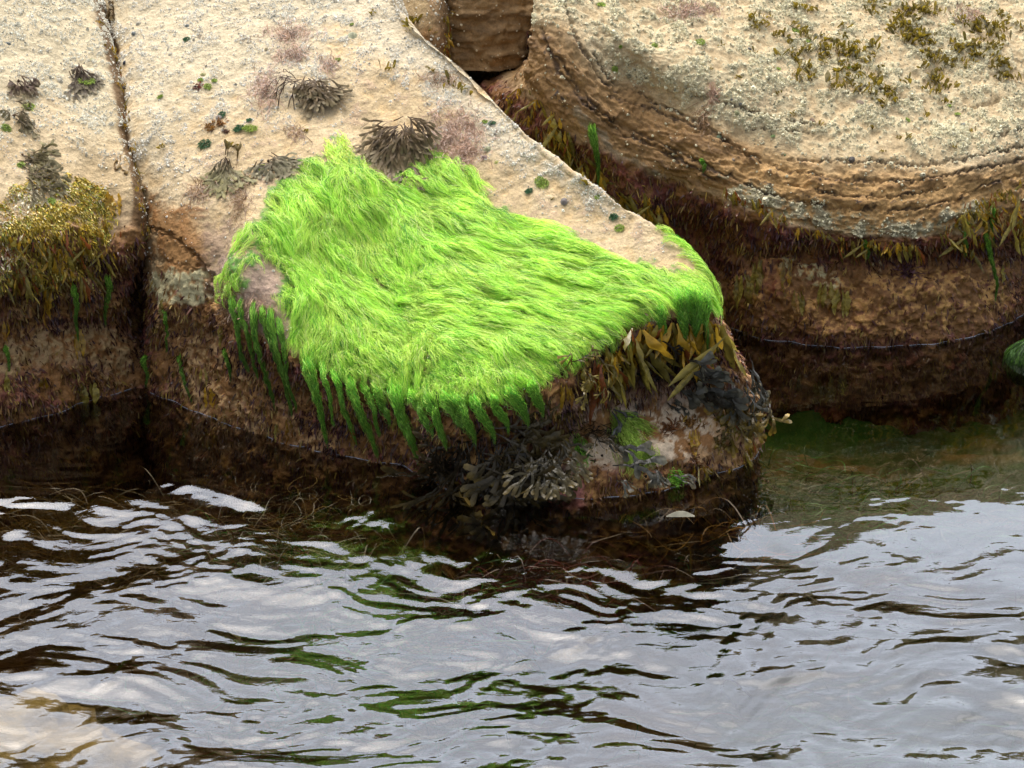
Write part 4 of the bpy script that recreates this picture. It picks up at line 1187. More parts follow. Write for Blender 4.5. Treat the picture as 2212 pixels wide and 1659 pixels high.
rng = np.random.default_rng(31)
big = [
 (1783,612,.10,.030,3,OLV*1.5,'olive blade cluster hanging clear on the tan belly of the rounded boulder'),
 (1815,622,.11,.035,4,OLV*1.6,'widest pale olive blade cluster on the tan belly of the rounded boulder'),
 (1700,560,.13,.018,4,GOLD*.8,'olive and rusty blades hanging left on the rounded boulder belly'),
 (1722,628,.11,.018,3,OLV*1.4,'narrow olive blades reaching down beside the tan belly patch'),
 (2166,568,.075,.020,1,C(.36,.27,.02),'single spotted yellow blade at the far end of the rounded boulder'),
 (1608,590,.14,.028,5,OLV*1.3,'broad olive blade bunch beside the boulder corner'),
 (1635,560,.13,.02,4,OLV*1.2,'olive blade bunch nearest the gully mouth'),
 (1548,640,.20,.022,4,GOLD*1.1,'golden blade bunch hanging off the outer corner beside the tassels'),
 (1560,660,.13,.03,2,GOLD*.9,'rusty gold blade curling off the outer corner'),
 (1555,740,.13,.024,3,GOLD*1.3,'long golden blade above the grey wrack at the outer end'),
 (1430,700,.17,.02,3,GOLD*.6,'dark amber blade in the recess between two tassels'),
 (1290,775,.20,.022,3,RUST,'rusty brown blades hanging in the shadow beside the notch'),
 (1345,705,.15,.016,1,GOLD*1.1,'single twisted golden blade with a long tail under the mat edge'),
 (1335,680,.07,.03,2,GOLD*.7,'short amber blade at the mat edge above the recess'),
 (1225,830,.09,.014,5,GOLD*.8,'amber blade fringe under the notch in the mat edge'),
 (1250,850,.10,.016,4,OLV*1.3,'olive bladders hanging below the notch in the mat edge'),
 (860,885,.10,.018,3,OLV,'small olive blades peeping between the central tassels'),
 (760,905,.11,.014,2,GOLD*.4,'dark brown blade between the thin tassels'),
 (628,900,.09,.016,2,GOLD*.6,'brownish blade touching the water below the dark tassels'),
 (440,795,.06,.014,2,OLV*1.8,'short pale olive blade on the tan lower rock'),
 (452,835,.085,.026,2,GOLD*1.2,'amber blade reaching the water on the tan lower rock'),
 (598,915,.06,.012,2,OLV*1.1,'small olive blade at the waterline left of the brownish blade'),
 (478,700,.08,.016,2,OLV,'olive blade hanging at the edge of the overhang'),
 (350,640,.07,.018,2,OLV*1.4,'olive blade below the pale rim of the overhang'),
 (300,600,.09,.018,2,GOLD*.7,'brown blade inside the mouth of the cavity'),
 (190,825,.085,.026,4,OLV*1.5,'olive blade bunch dipping into the water on the boulder beyond the crack'),
 (170,720,.10,.022,3,GOLD*.8,'golden brown blade pair above the bunch that dips in the water'),
 (105,620,.14,.018,3,GOLD*.8,'long golden blade hanging mid-face beyond the crack'),
 (40,560,.15,.024,5,OLV*1.4,'broad olive blades bunched under the yellow weed patch'),
 (75,560,.12,.018,3,GOLD,'amber blades beside the broad olive bunch'),
 (95,520,.10,.024,3,OLV*1.2,'greyish olive blades directly under the yellow weed patch'),
 (12,690,.09,.018,2,GOLD,'small golden blade at the picture edge on the lower tier'),
 (15,800,.08,.014,2,OLV*1.5,'narrow olive blade near the picture edge above the water'),
 (92,815,.05,.02,2,GOLD*.6,'small brown blade low on the boulder beyond the crack'),
 (245,420,.08,.03,3,GOLD*.9,'yellowish crumpled blade beside the crack above the dark stain'),
 (262,335,.12,.024,3,C(.33,.22,.08),'pale brown crumpled blades spilling out of the crack'),
 (1462,965,.10,.02,3,OLV*1.2,'olive blade on the pale ledge right of the green lock'),
 (1500,930,.09,.016,4,GOLD,'amber weed bunch on the outer face of the ledge'),
 (1540,950,.08,.016,4,GOLD*1.1,'golden weed bunch low on the outer face of the ledge'),
 (1600,940,.08,.018,3,C(.40,.22,.14),'pinkish tan blade at the outer foot of the ledge'),
 (1610,975,.05,.015,3,GOLD*.9,'tiny golden blades at the outer waterline'),
]
def blades(px, py, L, Wd, n, c, label, group=None, name='ribbon_weed'):
    P, N = hit(px, py)
    fs = []
    for q in range(n):
        V, F, cc = blade_mesh(rng, L * rng.uniform(.7, 1.1), Wd * rng.uniform(.7, 1.15), c * rng.uniform(.7, 1.3), RUST * 1.2 if rng.random() < .4 else c * 1.3)
        V = V + [(q - (n - 1) / 2) * Wd * .55, -rng.random() * .012, rng.normal() * .006]
        fs.append((V, F, cc))
    V, F, cc = multi(fs)
    V = push(V + P + N * .004, .005)
    o = mesh_from(name, V - P, F, M_RIBBON, np.clip(cc, 0, 1)); o.location = P
    return tag(o, label, 'seaweed', group)
for b_ in big: blades(*b_)

# fringe of small fronds: a few shapes, copied along the brows
protos = []
for k in range(12):
    fs = []
    for q in range(rng.integers(2, 5)):
        L_ = rng.uniform(.022, .075)
        c = [OLV * 1.7, GOLD * 1.2, RUST * 1.2, OLV * 1.1, GOLD * .7, C(.34,.26,.08)][rng.integers(6)]
        V, F, cc = blade_mesh(rng, L_, rng.uniform(.006, .017), c, c * rng.uniform(.6, 1.6), K=7, twist=1.8)
        V = V + np.array([1, .5, 0]) * (V[:, 2:3] * rng.normal() * .45)
        fs.append((V + [rng.normal() * .008, -rng.random() * .008, 0], F, cc))
    V, F, cc = multi(fs)
    protos.append((V, F, cc))
PM = {}
SPARE = []
def fringe(pts, spreadpx, n, label, group, rng, smin=.7, smax=1.3, things=40, on=None):
    pts = np.asarray(pts, float); seg = np.linalg.norm(np.diff(pts, axis=0), axis=1); cs = np.concatenate([[0], np.cumsum(seg)])
    for k in range(n):
        t = rng.random() * cs[-1]
        x = np.interp(t, cs, pts[:, 0]) + rng.normal() * 5; y = np.interp(t, cs, pts[:, 1]) + rng.random() * spreadpx
        P, N = hit(x, y)
        if ZB[int(np.clip(y / ZS, 0, ZH - 1)), int(np.clip(x / ZS, 0, ZW - 1))] > 1e8: continue
        if on is not None and ZI[int(np.clip(y / ZS, 0, ZH - 1)), int(np.clip(x / ZS, 0, ZW - 1))] not in on: continue
        q = int(rng.integers(12))
        if k >= things:
            V, F, cc = protos[q]; s = rng.uniform(smin, smax); a = rng.normal() * .7
            R_ = np.array([[math.cos(a), -math.sin(a), 0], [math.sin(a), math.cos(a), 0], [0, 0, 1]])
            SPARE.append(((V * s) @ R_.T + P + N * .004, F, cc)); continue
        if q not in PM:
            V, F, cc = protos[q]
            o = mesh_from('fringe_frond', V, F, M_RIBBON, np.clip(cc, 0, 1)); PM[q] = o
        else:
            o = PM[q].copy(); COL.objects.link(o)
        o.location = P + N * .004 + [0, -.006, 0]
        s = rng.uniform(smin, smax); o.scale = (s, s, s * rng.uniform(.8, 1.2))
        o.rotation_euler = (rng.normal() * .12, rng.normal() * .25, rng.normal() * .7)
        tag(o, label, 'seaweed', group)
rng = np.random.default_rng(77)
fringe([(1560,392),(1640,430),(1720,470),(1800,505),(1900,515),(2010,508),(2060,470),(2110,430),(2160,395),(2225,375)], 22, 90, 'small olive frond in the fringe hanging from the brow of the rounded boulder', 'fringe under the rounded boulder brow', rng, things=50, on=(1,))
fringe([(2060,440),(2110,420),(2225,400)], 110, 75, 'small golden frond in the thick hanging weeds at the far end of the brow', 'thick weeds at the far end of the brow', rng, .9, 1.6, things=40, on=(1,))
fringe([(1380,400),(1440,460),(1500,540),(1560,600)], 90, 95, 'small olive frond on the dark gully wall behind the big boulder', 'fronds on the gully wall', rng, .8, 1.6, things=40, on=(1, 5))
fringe([(1060,140),(1160,200),(1230,300),(1320,400)], 90, 60, 'small dark frond deep in the upper gully', 'fronds in the upper gully', rng, .7, 1.2, things=20, on=(1, 5))
fringe([(0,480),(90,500),(200,480),(250,440)], 120, 95, 'small brown frond in the curtain under the yellow weed patch', 'curtain under the yellow weed patch', rng, .8, 1.5, things=50)
fringe([(210,30),(235,80),(258,130),(268,200),(274,260),(288,310),(300,370),(306,430),(312,500)], 14, 70, 'small weed tuft wedged in the long crack', 'tufts wedged in the crack', rng, .35, .65, things=30)
fringe([(1310,735),(1360,700),(1420,690),(1530,690)], 80, 90, 'small amber frond in the recess under the outer corner', 'fronds under the outer corner', rng, 1.1, 2.2, things=26)
fringe([(1290,745),(1345,705),(1420,680),(1500,680),(1540,690)], 40, 26, 'long limp golden strap hanging over the recess under the outer corner', 'golden straps over the recess', rng, 1.9, 3.2)
fringe([(1180,230),(1260,330),(1340,400),(1420,450)], 60, 60, 'long dark weed hanging down the cleft between the boulders', 'weeds in the cleft', rng, 1.2, 2.2, things=30, on=(1, 5))
fringe([(1240,800),(1290,770),(1340,720)], 60, 24, 'small rusty frond under the notch in the mat edge', 'fronds under the mat notch', rng, 1.0, 1.7)
fringe([(962,20),(965,60),(970,100)], 30, 16, 'small brown frond in the corner between the two gully blocks', 'fronds between the gully blocks', rng, .6, 1.0)
fringe([(1440,880),(1560,870),(1620,930),(1600,990),(1480,1000)], 30, 50, 'small golden frond on the outer face of the pale ledge', 'fronds on the ledge face', rng, .5, 1.0)

V, F, cc = multi(SPARE)
tag(mesh_from('hanging_weed_fringe', V, F, M_RIBBON, np.clip(cc, 0, 1)), 'dense mass of small brown and olive weeds filling the hanging fringes', kind='stuff')

# ------------------------------------------------------------------ red and brown turf on the shaded faces (uncountable)
def turf(S, A, n, name, label, seed, pal, lmin=.007, lmax=.026):
    rng = np.random.default_rng(seed)
    wgt = A.turf * sstep(A.n2 + A.n3 * .5, -.7, .2)
    P, N, ii = sample(S, wgt, n, rng)
    K = 4
    L_ = rng.uniform(lmin, lmax, n)
    g = np.array([0, 0, -1.0]); dirn = unit(g * .9 + N * rng.uniform(.1, .9, (n, 1)) + rng.normal(size=(n, 3)) * .45)
    s = np.linspace(0, 1, K)[None, :, None]
    paths = P[:, None] + dirn[:, None] * L_[:, None, None] * s + g * (s ** 2) * L_[:, None, None] * .4
    n1 = fbm(P * 6 + 3, 2)
    pal = np.array(pal); k = np.clip(((n1 + .6) / 1.2 * len(pal) + rng.normal(size=n) * 1.3).astype(int), 0, len(pal) - 1)
    col = pal[k] * rng.uniform(.6, 1.5, (n, 1))
    V, F, cc = ribbons(paths, rng.uniform(.0022, .0062, n), unit(N + rng.normal(size=(n, 3)) * .8), col, taper=.5)
    return tag(mesh_from(name, V, F, M_TURF, np.clip(cc, 0, 1)), label, kind='stuff')
PAL = [(.05,.018,.018), (.10,.035,.032), (.08,.034,.018), (.13,.06,.022), (.19,.10,.028), (.28,.19,.045), (.17,.08,.055), (.06,.022,.025)]
turf(S_MAIN, A_MAIN, 26000, 'red_seaweed_turf', 'short plum and brown seaweed turf on the undercut faces of the big boulder', 1, PAL)
turf(S_RIGHT, A_RIGHT, 30000, 'red_seaweed_turf', 'short plum and brown seaweed turf on the lower faces of the rounded boulder', 2, PAL)
turf(S_LEFT, A_LEFT, 20000, 'red_seaweed_turf', 'short brown seaweed turf on the lower faces beyond the crack', 3, PAL)
turf(S_G, A_G, 5000, 'red_seaweed_turf', 'dark seaweed turf on the gully floor', 4, PAL)

# yellow weed patch on the brow of the left boulder
A_LEFT.turf = sstep(pdist(S_LEFT.px, S_LEFT.py, [(15,400),(70,375),(120,372),(180,385),(225,410),(250,450),(225,490),(150,500),(80,490),(20,500),(-20,470)]) + A_LEFT.n2 * 16, -3, 12)
A_LEFT.turf = A_LEFT.turf + .22 * sstep(pdist(S_LEFT.px, S_LEFT.py, [(-20,470),(240,470),(235,520),(190,590),(120,640),(40,600),(-20,640)]) + A_LEFT.n2 * 40, -10, 20)
O = turf(S_LEFT, A_LEFT, 22000, 'yellow_seaweed_turf', 'crumbly mustard yellow weed patch with white specks on the brow beyond the crack', 9, [(.42,.29,.03), (.52,.38,.05), (.32,.24,.03), (.60,.48,.12), (.28,.30,.04), (.42,.25,.04), (.7,.62,.42)], .006, .018)

# ------------------------------------------------------------------ olive tufts on top of the right-hand boulder
rng = np.random.default_rng(41)
TP = []
for k in range(10):
    fs = []
    for q in range(rng.integers(5, 10)):
        L_ = rng.uniform(.016, .034); K = 5
        s = np.linspace(0, 1, K)
        lean = np.array([rng.normal() * .5, rng.normal() * .5 - .1, 1.0]); lean = unit(lean)
        path = s[:, None] * L_ * lean + np.array([rng.normal() * .010, rng.normal() * .010, -.002]) + (s ** 2)[:, None] * rng.normal(size=3) * .006
        a = rng.random() * 3.14
        sd = np.tile([math.cos(a), math.sin(a), 0], (K, 1))
        wd = rng.uniform(.009, .017) * np.interp(s, [0, .5, .85, 1], [.25, .7, 1.0, .6])
        c = [C(.20,.145,.015), C(.26,.19,.02), C(.15,.12,.02), C(.24,.20,.10)][rng.choice(4, p=[.4, .35, .15, .1])]
        col = c * np.interp(s, [0, 1], [.6, 1.25])[:, None]
        fs.append(strip(path, sd, wd, np.cross(sd, lean), col, cup=.15))
    TP.append(multi(fs))
TO = {}
def tuft(px, py, s, label, group=None, q=None):
    P, N = hit(px, py)
    q = int(rng.integers(10)) if q is None else q
    if q not in TO:
        o = mesh_from('seaweed_tuft', *TP[q][:2], M_RIBBON, np.clip(TP[q][2], 0, 1)); TO[q] = o
    else:
        o = TO[q].copy(); COL.objects.link(o)
    o.location = P; o.scale = (s, s, s)
    o.rotation_euler = (rng.normal() * .15 + .3, rng.normal() * .2, rng.random() * 6.28)
    return tag(o, label, 'seaweed', group)
clusters = [((1640,35),38,34,14,'upper gully-side cluster'),((1750,28),20,14,4,'tiny cluster near the top edge'),((1730,120),48,50,10,'thin cluster beside the pinkish weed'),((1740,160),30,25,12,'lowest gully-side cluster'),
 ((1810,100),60,34,24,'cluster around the green cushions'),((1860,130),50,45,22,'middle cluster'),((1890,190),44,32,22,'lower middle cluster'),((1830,170),40,40,14,'sparse middle cluster'),
 ((1950,50),48,50,28,'tall dense crest cluster'),((1990,30),60,30,18,'densest cluster at the crest'),((1980,85),50,30,18,'cluster just under the crest'),((2030,130),50,45,24,'sprawling rear cluster'),((2020,180),36,26,14,'small rear lower cluster'),
 ((2110,50),55,36,22,'far rear crest cluster'),((2160,70),50,30,18,'outermost crest cluster'),((2130,110),50,30,18,'far rear cluster'),((2170,160),36,36,14,'outermost lower cluster'),((2070,110),30,30,6,'loose rear cluster'),((1900,15),40,20,8,'cluster cut by the top edge'),((1700,70),22,22,4,'four-tuft cluster')]
for (cx, cy), sx, sy, n, nm in clusters:
    for k in range(int(n * .85)):
        x, y = cx + rng.normal() * sx * .5, cy + rng.normal() * sy * .5
        if y < 4 or x > 2225: continue
        tuft(x, y, rng.uniform(.6, 1.2), 'olive tuft in the ' + nm + ' on the rounded boulder', nm + ' of olive tufts')
lone = [(1535,150,.6),(1630,115,.6),(1600,170,.7),(1768,270,.8),(1880,275,.7),(1962,300,.7),(2060,320,.8),(1560,100,.5),(2000,250,.8),(1940,300,.5),(1715,250,.6),(2100,285,.6),(1905,330,.5),(1790,470,.5),(2040,222,.8),(1680,205,.6)]
for x, y, s in lone: tuft(x, y, s, 'stray olive tuft standing apart among the barnacles of the rounded boulder', 'stray tufts on the rounded boulder')
for x, y, s, lb in ((838,150,1.2,'olive tuft ringed by barnacles high on the big boulder'),(980,190,1.3,'pair of upright olive tufts near the boulder ridge'),(1000,196,1.1,'low olive tuft just below the ridge, next to the pinkish dried weed'),(900,50,1.2,'brown-green tuft on the ridge where the pale block begins'),(885,60,1.0,'olive tuft at the very top of the ridge line'),(930,70,.8,'small tuft leaning over the ridge at the gully head'),(1262,395,.9,'small yellow tuft on the ridge above the gully'),(810,28,.7,'small olive tuft on the upper ridge'),(930,155,.8,'grey-green tuft inside the whitened upper ridge'),(660,285,.5,'tiny brown tuft between the lone clump and the mat'),(350,318,.6,'tiny green-brown tuft right of the crack'),(500,318,.9,'forked olive sprout above the fan wrack'),(1190,432,.4,'tiny brown sprout right of the mat')):
    tuft(x, y, s, lb)

# ------------------------------------------------------------------ limpets, green cushions
def limpet(px, py, r, c, label, group=None):
    P, N = hit(px, py)
    N = unit(N + rng.normal(size=3) * .05); a, b_ = frames(N[None], rng); a, b_ = a[0], b_[0]
    k, K = 20, 5
    V = []; cols = []
    for q in range(K):
        t = q / (K - 1)
        rad = r * (1 - t) ** .85 * (1.0 if q else 1.05)
        for m in range(k):
            th = m * 2 * math.pi / k
            rr2 = rad * (1 + .07 * (m % 2) * (1 - t) + rng.normal() * .02)
            V.append(P + a * math.cos(th) * rr2 + b_ * math.sin(th) * rr2 * .85 + N * (r * .62 * t - .001))
            cols.append(np.array(c) * rng.uniform(.65, 1.3))
    V = np.array(V)
    F = np.array([[q * k + m, q * k + (m + 1) % k, (q + 1) * k + (m + 1) % k, (q + 1) * k + m] for q in range(K - 1) for m in range(k)])
    o = mesh_from('limpet', V - P, F, M_BARN, np.clip(cols, 0, 1)); o.location = P
    return tag(o, label, 'limpet', group)
G1, G2, G3 = (.30,.27,.20), (.10,.11,.10), (.20,.16,.08)
for x, y, r, c, lb in (
 (762,76,.021,(.26,.26,.16),'largest olive-grey limpet near the top ridge of the big boulder'),
 (368,118,.011,G1,'pale limpet right of the crack near its side branch'),(198,128,.012,(.30,.28,.16),'rounded limpet above the dark clump beyond the crack'),
 (130,174,.012,G1,'faint pale limpet left of the dark clump beyond the crack'),(18,94,.010,G2,'small black limpet near the upper picture edge'),
 (288,72,.009,G2,'black limpet nearest the crack on the big boulder'),(404,55,.008,G2,'small dark limpet near the top middle'),
 (298,50,.010,G1,'pale lumpy limpet above the nearest black one'),(268,135,.008,(.02,.02,.03),'shiny dark shell lodged in the crack'),
 (267,190,.009,(.03,.03,.04),'second dark shell lodged lower in the crack'),(472,252,.012,(.20,.17,.14),'grey-brown limpet above the two green cushions'),
 (1218,435,.013,(.14,.12,.11),'dark barnacled limpet beside the mat edge'),(1205,520,.010,(.28,.24,.2),'pale worn limpet low beside the mat'),
 (1060,265,.012,(.10,.13,.09),'grey-green limpet near the pinkish dried weed'),(1052,322,.013,(.22,.22,.12),'olive limpet halfway down the ridge side'),
 (1045,340,.012,(.18,.12,.10),'brown limpet below the olive one on the ridge side'),(1072,350,.009,(.28,.26,.08),'yellow-green small limpet right of the brown one'),
 (1555,295,.011,(.10,.13,.07),'dark green limpet at the edge of the barnacled zone'),(1592,243,.010,(.2,.2,.1),'olive limpet on the barnacled slope'),
 (1755,262,.013,(.22,.15,.1),'brown limpet beside the long hairline crack'),(1858,220,.015,(.20,.15,.10),'large brown limpet under the longest open crack'),
 (1840,345,.012,(.12,.11,.10),'dark limpet with white barnacles above the brown band'),(1784,340,.012,(.26,.20,.11),'tan limpet on the edge of the brown band'),
 (1695,335,.008,(.12,.16,.07),'small green limpet on the tan slope'),(1670,293,.009,(.16,.22,.08),'bright green limpet beside the stepped crack'),
 (1600,226,.008,(.14,.14,.12),'small grey limpet near the stepped crack'),(1585,345,.007,(.2,.15,.1),'tiny brown limpet on the tan slope'),
 (1990,255,.010,(.2,.2,.12),'olive limpet among barnacles below the tufts'),(2080,268,.010,(.16,.16,.12),'grey limpet among barnacles further along'),
 (1710,42,.009,(.05,.05,.05),'black limpet between the first tuft clusters'),(1620,105,.008,(.06,.06,.05),'black limpet left of the tufts'),
 (1580,215,.007,(.10,.10,.10),'small slate limpet on the barnacled slope'),(2050,200,.009,G2,'dark limpet under the rear tufts'),
 (565,345,.006,G1,'tiny pale limpet by the fan wrack'),(1110,535,.006,G1,'tiny white limpet inside the mat border'),
 (438,160,.010,(.26,.24,.10),'yellowish limpet beside the tiny green dots'),(575,105,.008,G3,'small brown limpet on the bare tan rock')):
    limpet(x, y, r, c, lb)

def cushion(px, py, r, label, bright=True, n=None, flat=.5, name='algae_cushion', drag=.5):
    P, N = hit(px, py)
    n = n or int(70 + r * 5000)
    a, b_ = frames(np.repeat(N[None], n, 0), rng)
    rad = np.sqrt(rng.random((n, 1))) * r * .75; th = rng.random((n, 1)) * 6.283
    root = P + (a * np.cos(th) + b_ * np.sin(th)) * rad * [1.2, 1, 1]
    out = unit(N + (root - P) / r * .9 + rng.normal(size=(n, 3)) * .35)
    K = 5; s = np.linspace(0, 1, K)[None, :, None]; L_ = (r * rng.uniform(.5, 1.0, n))[:, None, None]
    g = np.array([.15, -.25, -1.0])
    paths = root[:, None] + out[:, None] * L_ * s * flat + (g - N * (g @ N) * .9) * (s ** 1.6) * L_ * drag + np.sin(s * 9 + rng.random((n, 1, 1)) * 6) * .0012
    c = rng.random((n, 1))
    col = (GRASS * .3 * (1 - c) + LIME * .55 * c) if bright else (C(.03,.10,.04) * (1 - c) + C(.07,.17,.06) * c)
    V, F, cc = ribbons(paths, rng.uniform(.0016, .003, n), unit(N + rng.normal(size=(n, 3)) * .5), col)
    o = mesh_from(name, V - P, F, M_GREEN, np.clip(cc, 0, 1)); o.location = P
    return tag(o, label, 'seaweed')
for x, y, r, lb, br in (
 (540,278,.026,'brightest ragged green cushion between two dark ones and the lone clump',True),(516,277,.020,'smooth dark green cushion left of the ragged bright one',False),
 (538,259,.010,'small dark green cushion just above the ragged bright one',False),(443,310,.024,'isolated bottle green cushion below the amber weed',False),
 (480,246,.014,'round dull green cushion right above the amber weed',False),(448,186,.014,'green cushion attached to a reddish weed spot',True),
 (433,172,.010,'tiny green cushion above the reddish spot, nearer the crack',True),(463,174,.010,'tiny green cushion above the reddish spot, further from the crack',True),
 (346,209,.012,'small green cushion alone right of the crack',True),(403,84,.012,'grey-green cushion near the top of the big boulder',False),
 (730,128,.010,'small green cushion beside the pinkish strip of weed',True),(1172,395,.022,'bright green cushion on bare rock right of the mat, lower one',True),
 (1165,388,.016,'bright green cushion on bare rock right of the mat, upper one',True),(1143,412,.014,'dark green cushion left of the bright pair',False),
 (1065,265,.009,'dark green dot close to the ridge',False),(1047,262,.009,'light green dot beside the dark one near the ridge',True),
 (1325,467,.014,'grey-green cushion on the lower shoulder',False),(1338,492,.016,'flat lime cushion beside the twig on the lower shoulder',True),
 (1290,425,.009,'green cushion on the ridge of the lower shoulder',True),(1415,100,.018,'oval green cushion on the inner slope of the rounded boulder',True),
 (1327,148,.014,'oval green cushion furthest down the inner slope',True),(1512,90,.018,'bright oval cushion left of the olive tufts',True),
 (1718,66,.016,'lime cushion beside the first olive tufts',True),(1298,10,.016,'green cushion at the top picture edge on the inner slope',True),
 (1960,258,.010,'tiny lime cushion between stray tufts',True),(1835,145,.008,'tiny green cushion inside the tufts',True),
 (2068,246,.011,'tiny green cushion below the rear tufts',True),(2050,228,.009,'tiny green cushion near the short crack',True),
 (1680,148,.010,'little green cushion left of the big tuft cluster',True),(1745,88,.010,'little green cushion above the big tuft cluster',True),
 (110,433,.016,'light green spot in the yellow weed patch',True),(60,230,.024,'vivid green weed draped over the wrack pair near the picture edge',True),
 (185,175,.030,'vivid green weed draped over the dark clump beside the crack',True),(12,275,.018,'green weed strand under the lower wrack of the pair',True),
 (45,355,.014,'green weed on the wrack that stretches to the yellow patch',True),(565,362,.018,'green blob in front of the grey fan wrack',True),
 (1340,100,.006,'tiny green dot on the inner slope',True),(760,52,.007,'tiny green dot below the upper ridge',True)):
    cushion(x, y, r, lb, br)
# amber weeds on the bare rock
def amber(px, py, r, c, label, n=60):
    P, N = hit(px, py); fs = []
    for q in range(n):
        K = 4; s = np.linspace(0, 1, K)[:, None]
        a = rng.random() * 6.28
        d = unit(N * rng.uniform(.2, .9) + rng.normal(size=3) * .8)
        base = P + rng.normal(size=3) * r * .5; base = base - N * ((base - P) @ N)
        path = base + d * s * r * rng.uniform(.3, .8)
        fs.append(strip(path, np.tile(unit(rng.normal(size=3)), (K, 1)), rng.uniform(.003, .008) * np.array([.5, 1, 1.1, .5]), np.tile(N, (K, 1)), np.tile(np.array(c) * rng.uniform(.6, 1.4), (K, 1)), .2))
    V, F, cc = multi(fs)
    V = push(V, .001)
    o = mesh_from('seaweed_tuft', V - P, F, M_RIBBON, np.clip(cc, 0, 1)); o.location = P
    return tag(o, label, 'seaweed')
amber(452,276,.022,(.24,.12,.03),'crumpled amber weed above the bottle green cushion')
amber(475,267,.018,(.28,.14,.05),'crumpled amber weed, upper bunch next to the dull green cushion')
amber(487,284,.010,(.18,.09,.05),'small brown weed right of the crumpled amber bunch')
amber(427,188,.014,(.20,.05,.03),'reddish weed spot attached to a green cushion')
amber(1255,985,.03,(.05,.08,.03),'dark green tangle on the pale ledge beside the stems',90)
amber(1270,925,.03,(.06,.012,.018),'dark crimson leafy weed on the pale ledge',80)
amber(1160,1010,.035,(.07,.015,.022),'wet crimson weed between the wrack curtain and the pink patch',110)
amber(1175,1045,.03,(.08,.018,.022),'dark crimson weed at the waterline by the pink patch',80)
amber(1960,620-30,.04,(.16,.07,.08),'mauve leafy weed on the rounded boulder belly',110)
amber(1450,925,.03,(.22,.09,.03),'rusty leafy weed right of the green lock',100)
amber(1490,915,.03,(.26,.13,.03),'golden leafy weed on the outer ledge',100)
amber(1500,1000,.03,(.18,.08,.03),'brown leafy weed low on the outer ledge',80)
amber(870,1000,.02,(.12,.05,.05),'pinkish weed tuft at the waterline near the wrack',50)
amber(1540,885,.03,(.30,.10,.04),'orange-red leafy weed at the outer end of the ledge',90)
amber(1565,910,.02,(.30,.28,.03),'yellow-green feathery weed at the outer end of the ledge',60)

# dried pinkish thread weed patches
def dried(px, py, rx, ry, n, label, c=(.42,.26,.17), seed=0):
    rg = np.random.default_rng(seed + 500)
    x = px + rg.normal(size=n) * rx * .5; y = py + rg.normal(size=n) * ry * .5
    P, N = hit(x, y)
    ok = P[:, 1] < 100; P, N = P[ok], N[ok]; n = len(P)
    K = 6; g = np.array([0, 0, -1.0]); t = unit(g - N * (N @ g)[:, None] + rg.normal(size=(n, 3)) * .5)
    s = np.linspace(0, 1, K)[None, :, None]; L_ = rg.uniform(.02, .05, (n, 1, 1))
    cv = rg.normal(size=(n, 1, 3)) * .01
    paths = P[:, None] + t[:, None] * s * L_ + cv * np.sin(s * 3.1) + N[:, None] * .003
    q = push(paths.reshape(-1, 3), .002).reshape(paths.shape)
    V, F, cc = ribbons(q, rg.uniform(.0014, .0028, n), N, np.array(c) * rg.uniform(.6, 1.3, (n, 1)))
    o = mesh_from('dried_weed', V, F, M_TURF, np.clip(cc, 0, 1))
    return tag(o, label, 'dried weed')
for k, (x, y, rx, ry, n, lb) in enumerate((
 (985,290,70,60,620,'largest patch of pinkish dried thread weed, near the ridge'),(1010,330,30,36,180,'pinkish dried weed tail below the largest patch'),
 (575,190,32,50,260,'pinkish dried weed left of the lone grey clump'),(628,68,50,18,170,'pinkish weed strip near the top of the big boulder'),
 (630,115,36,20,150,'pinkish dried weed below the top strip'),(708,135,20,14,70,'small brown dried weed right of the pinkish strips'),
 (430,410,26,24,110,'tan dried weed left of the fan wrack'),(520,430,20,50,140,'tan dried threads between the fan wrack and the mat'),
 (1490,20,60,16,240,'pinkish dried weed at the top of the rounded boulder'),(1540,195,10,24,60,'pinkish dried weed strand on the barnacled slope'),
 (2090,30,40,16,120,'pinkish dried weed among the rear tufts'),(1520,255,10,40,100,'tan dried weed streak over the brown band'),
 (490,640,16,60,220,'matted brown threads on the flank below the bald nose'),(545,660,40,24,180,'brown threads fringing the bald pink nose'),
 (640,285,20,10,50,'small brown dried weed below the lone clump'),(950,165,40,14,90,'brown dried threads across the whitened ridge'))):
    dried(x, y, rx, ry, n, lb, c=(.42,.27,.18) if 'pink' in lb else (.28,.17,.085), seed=k)

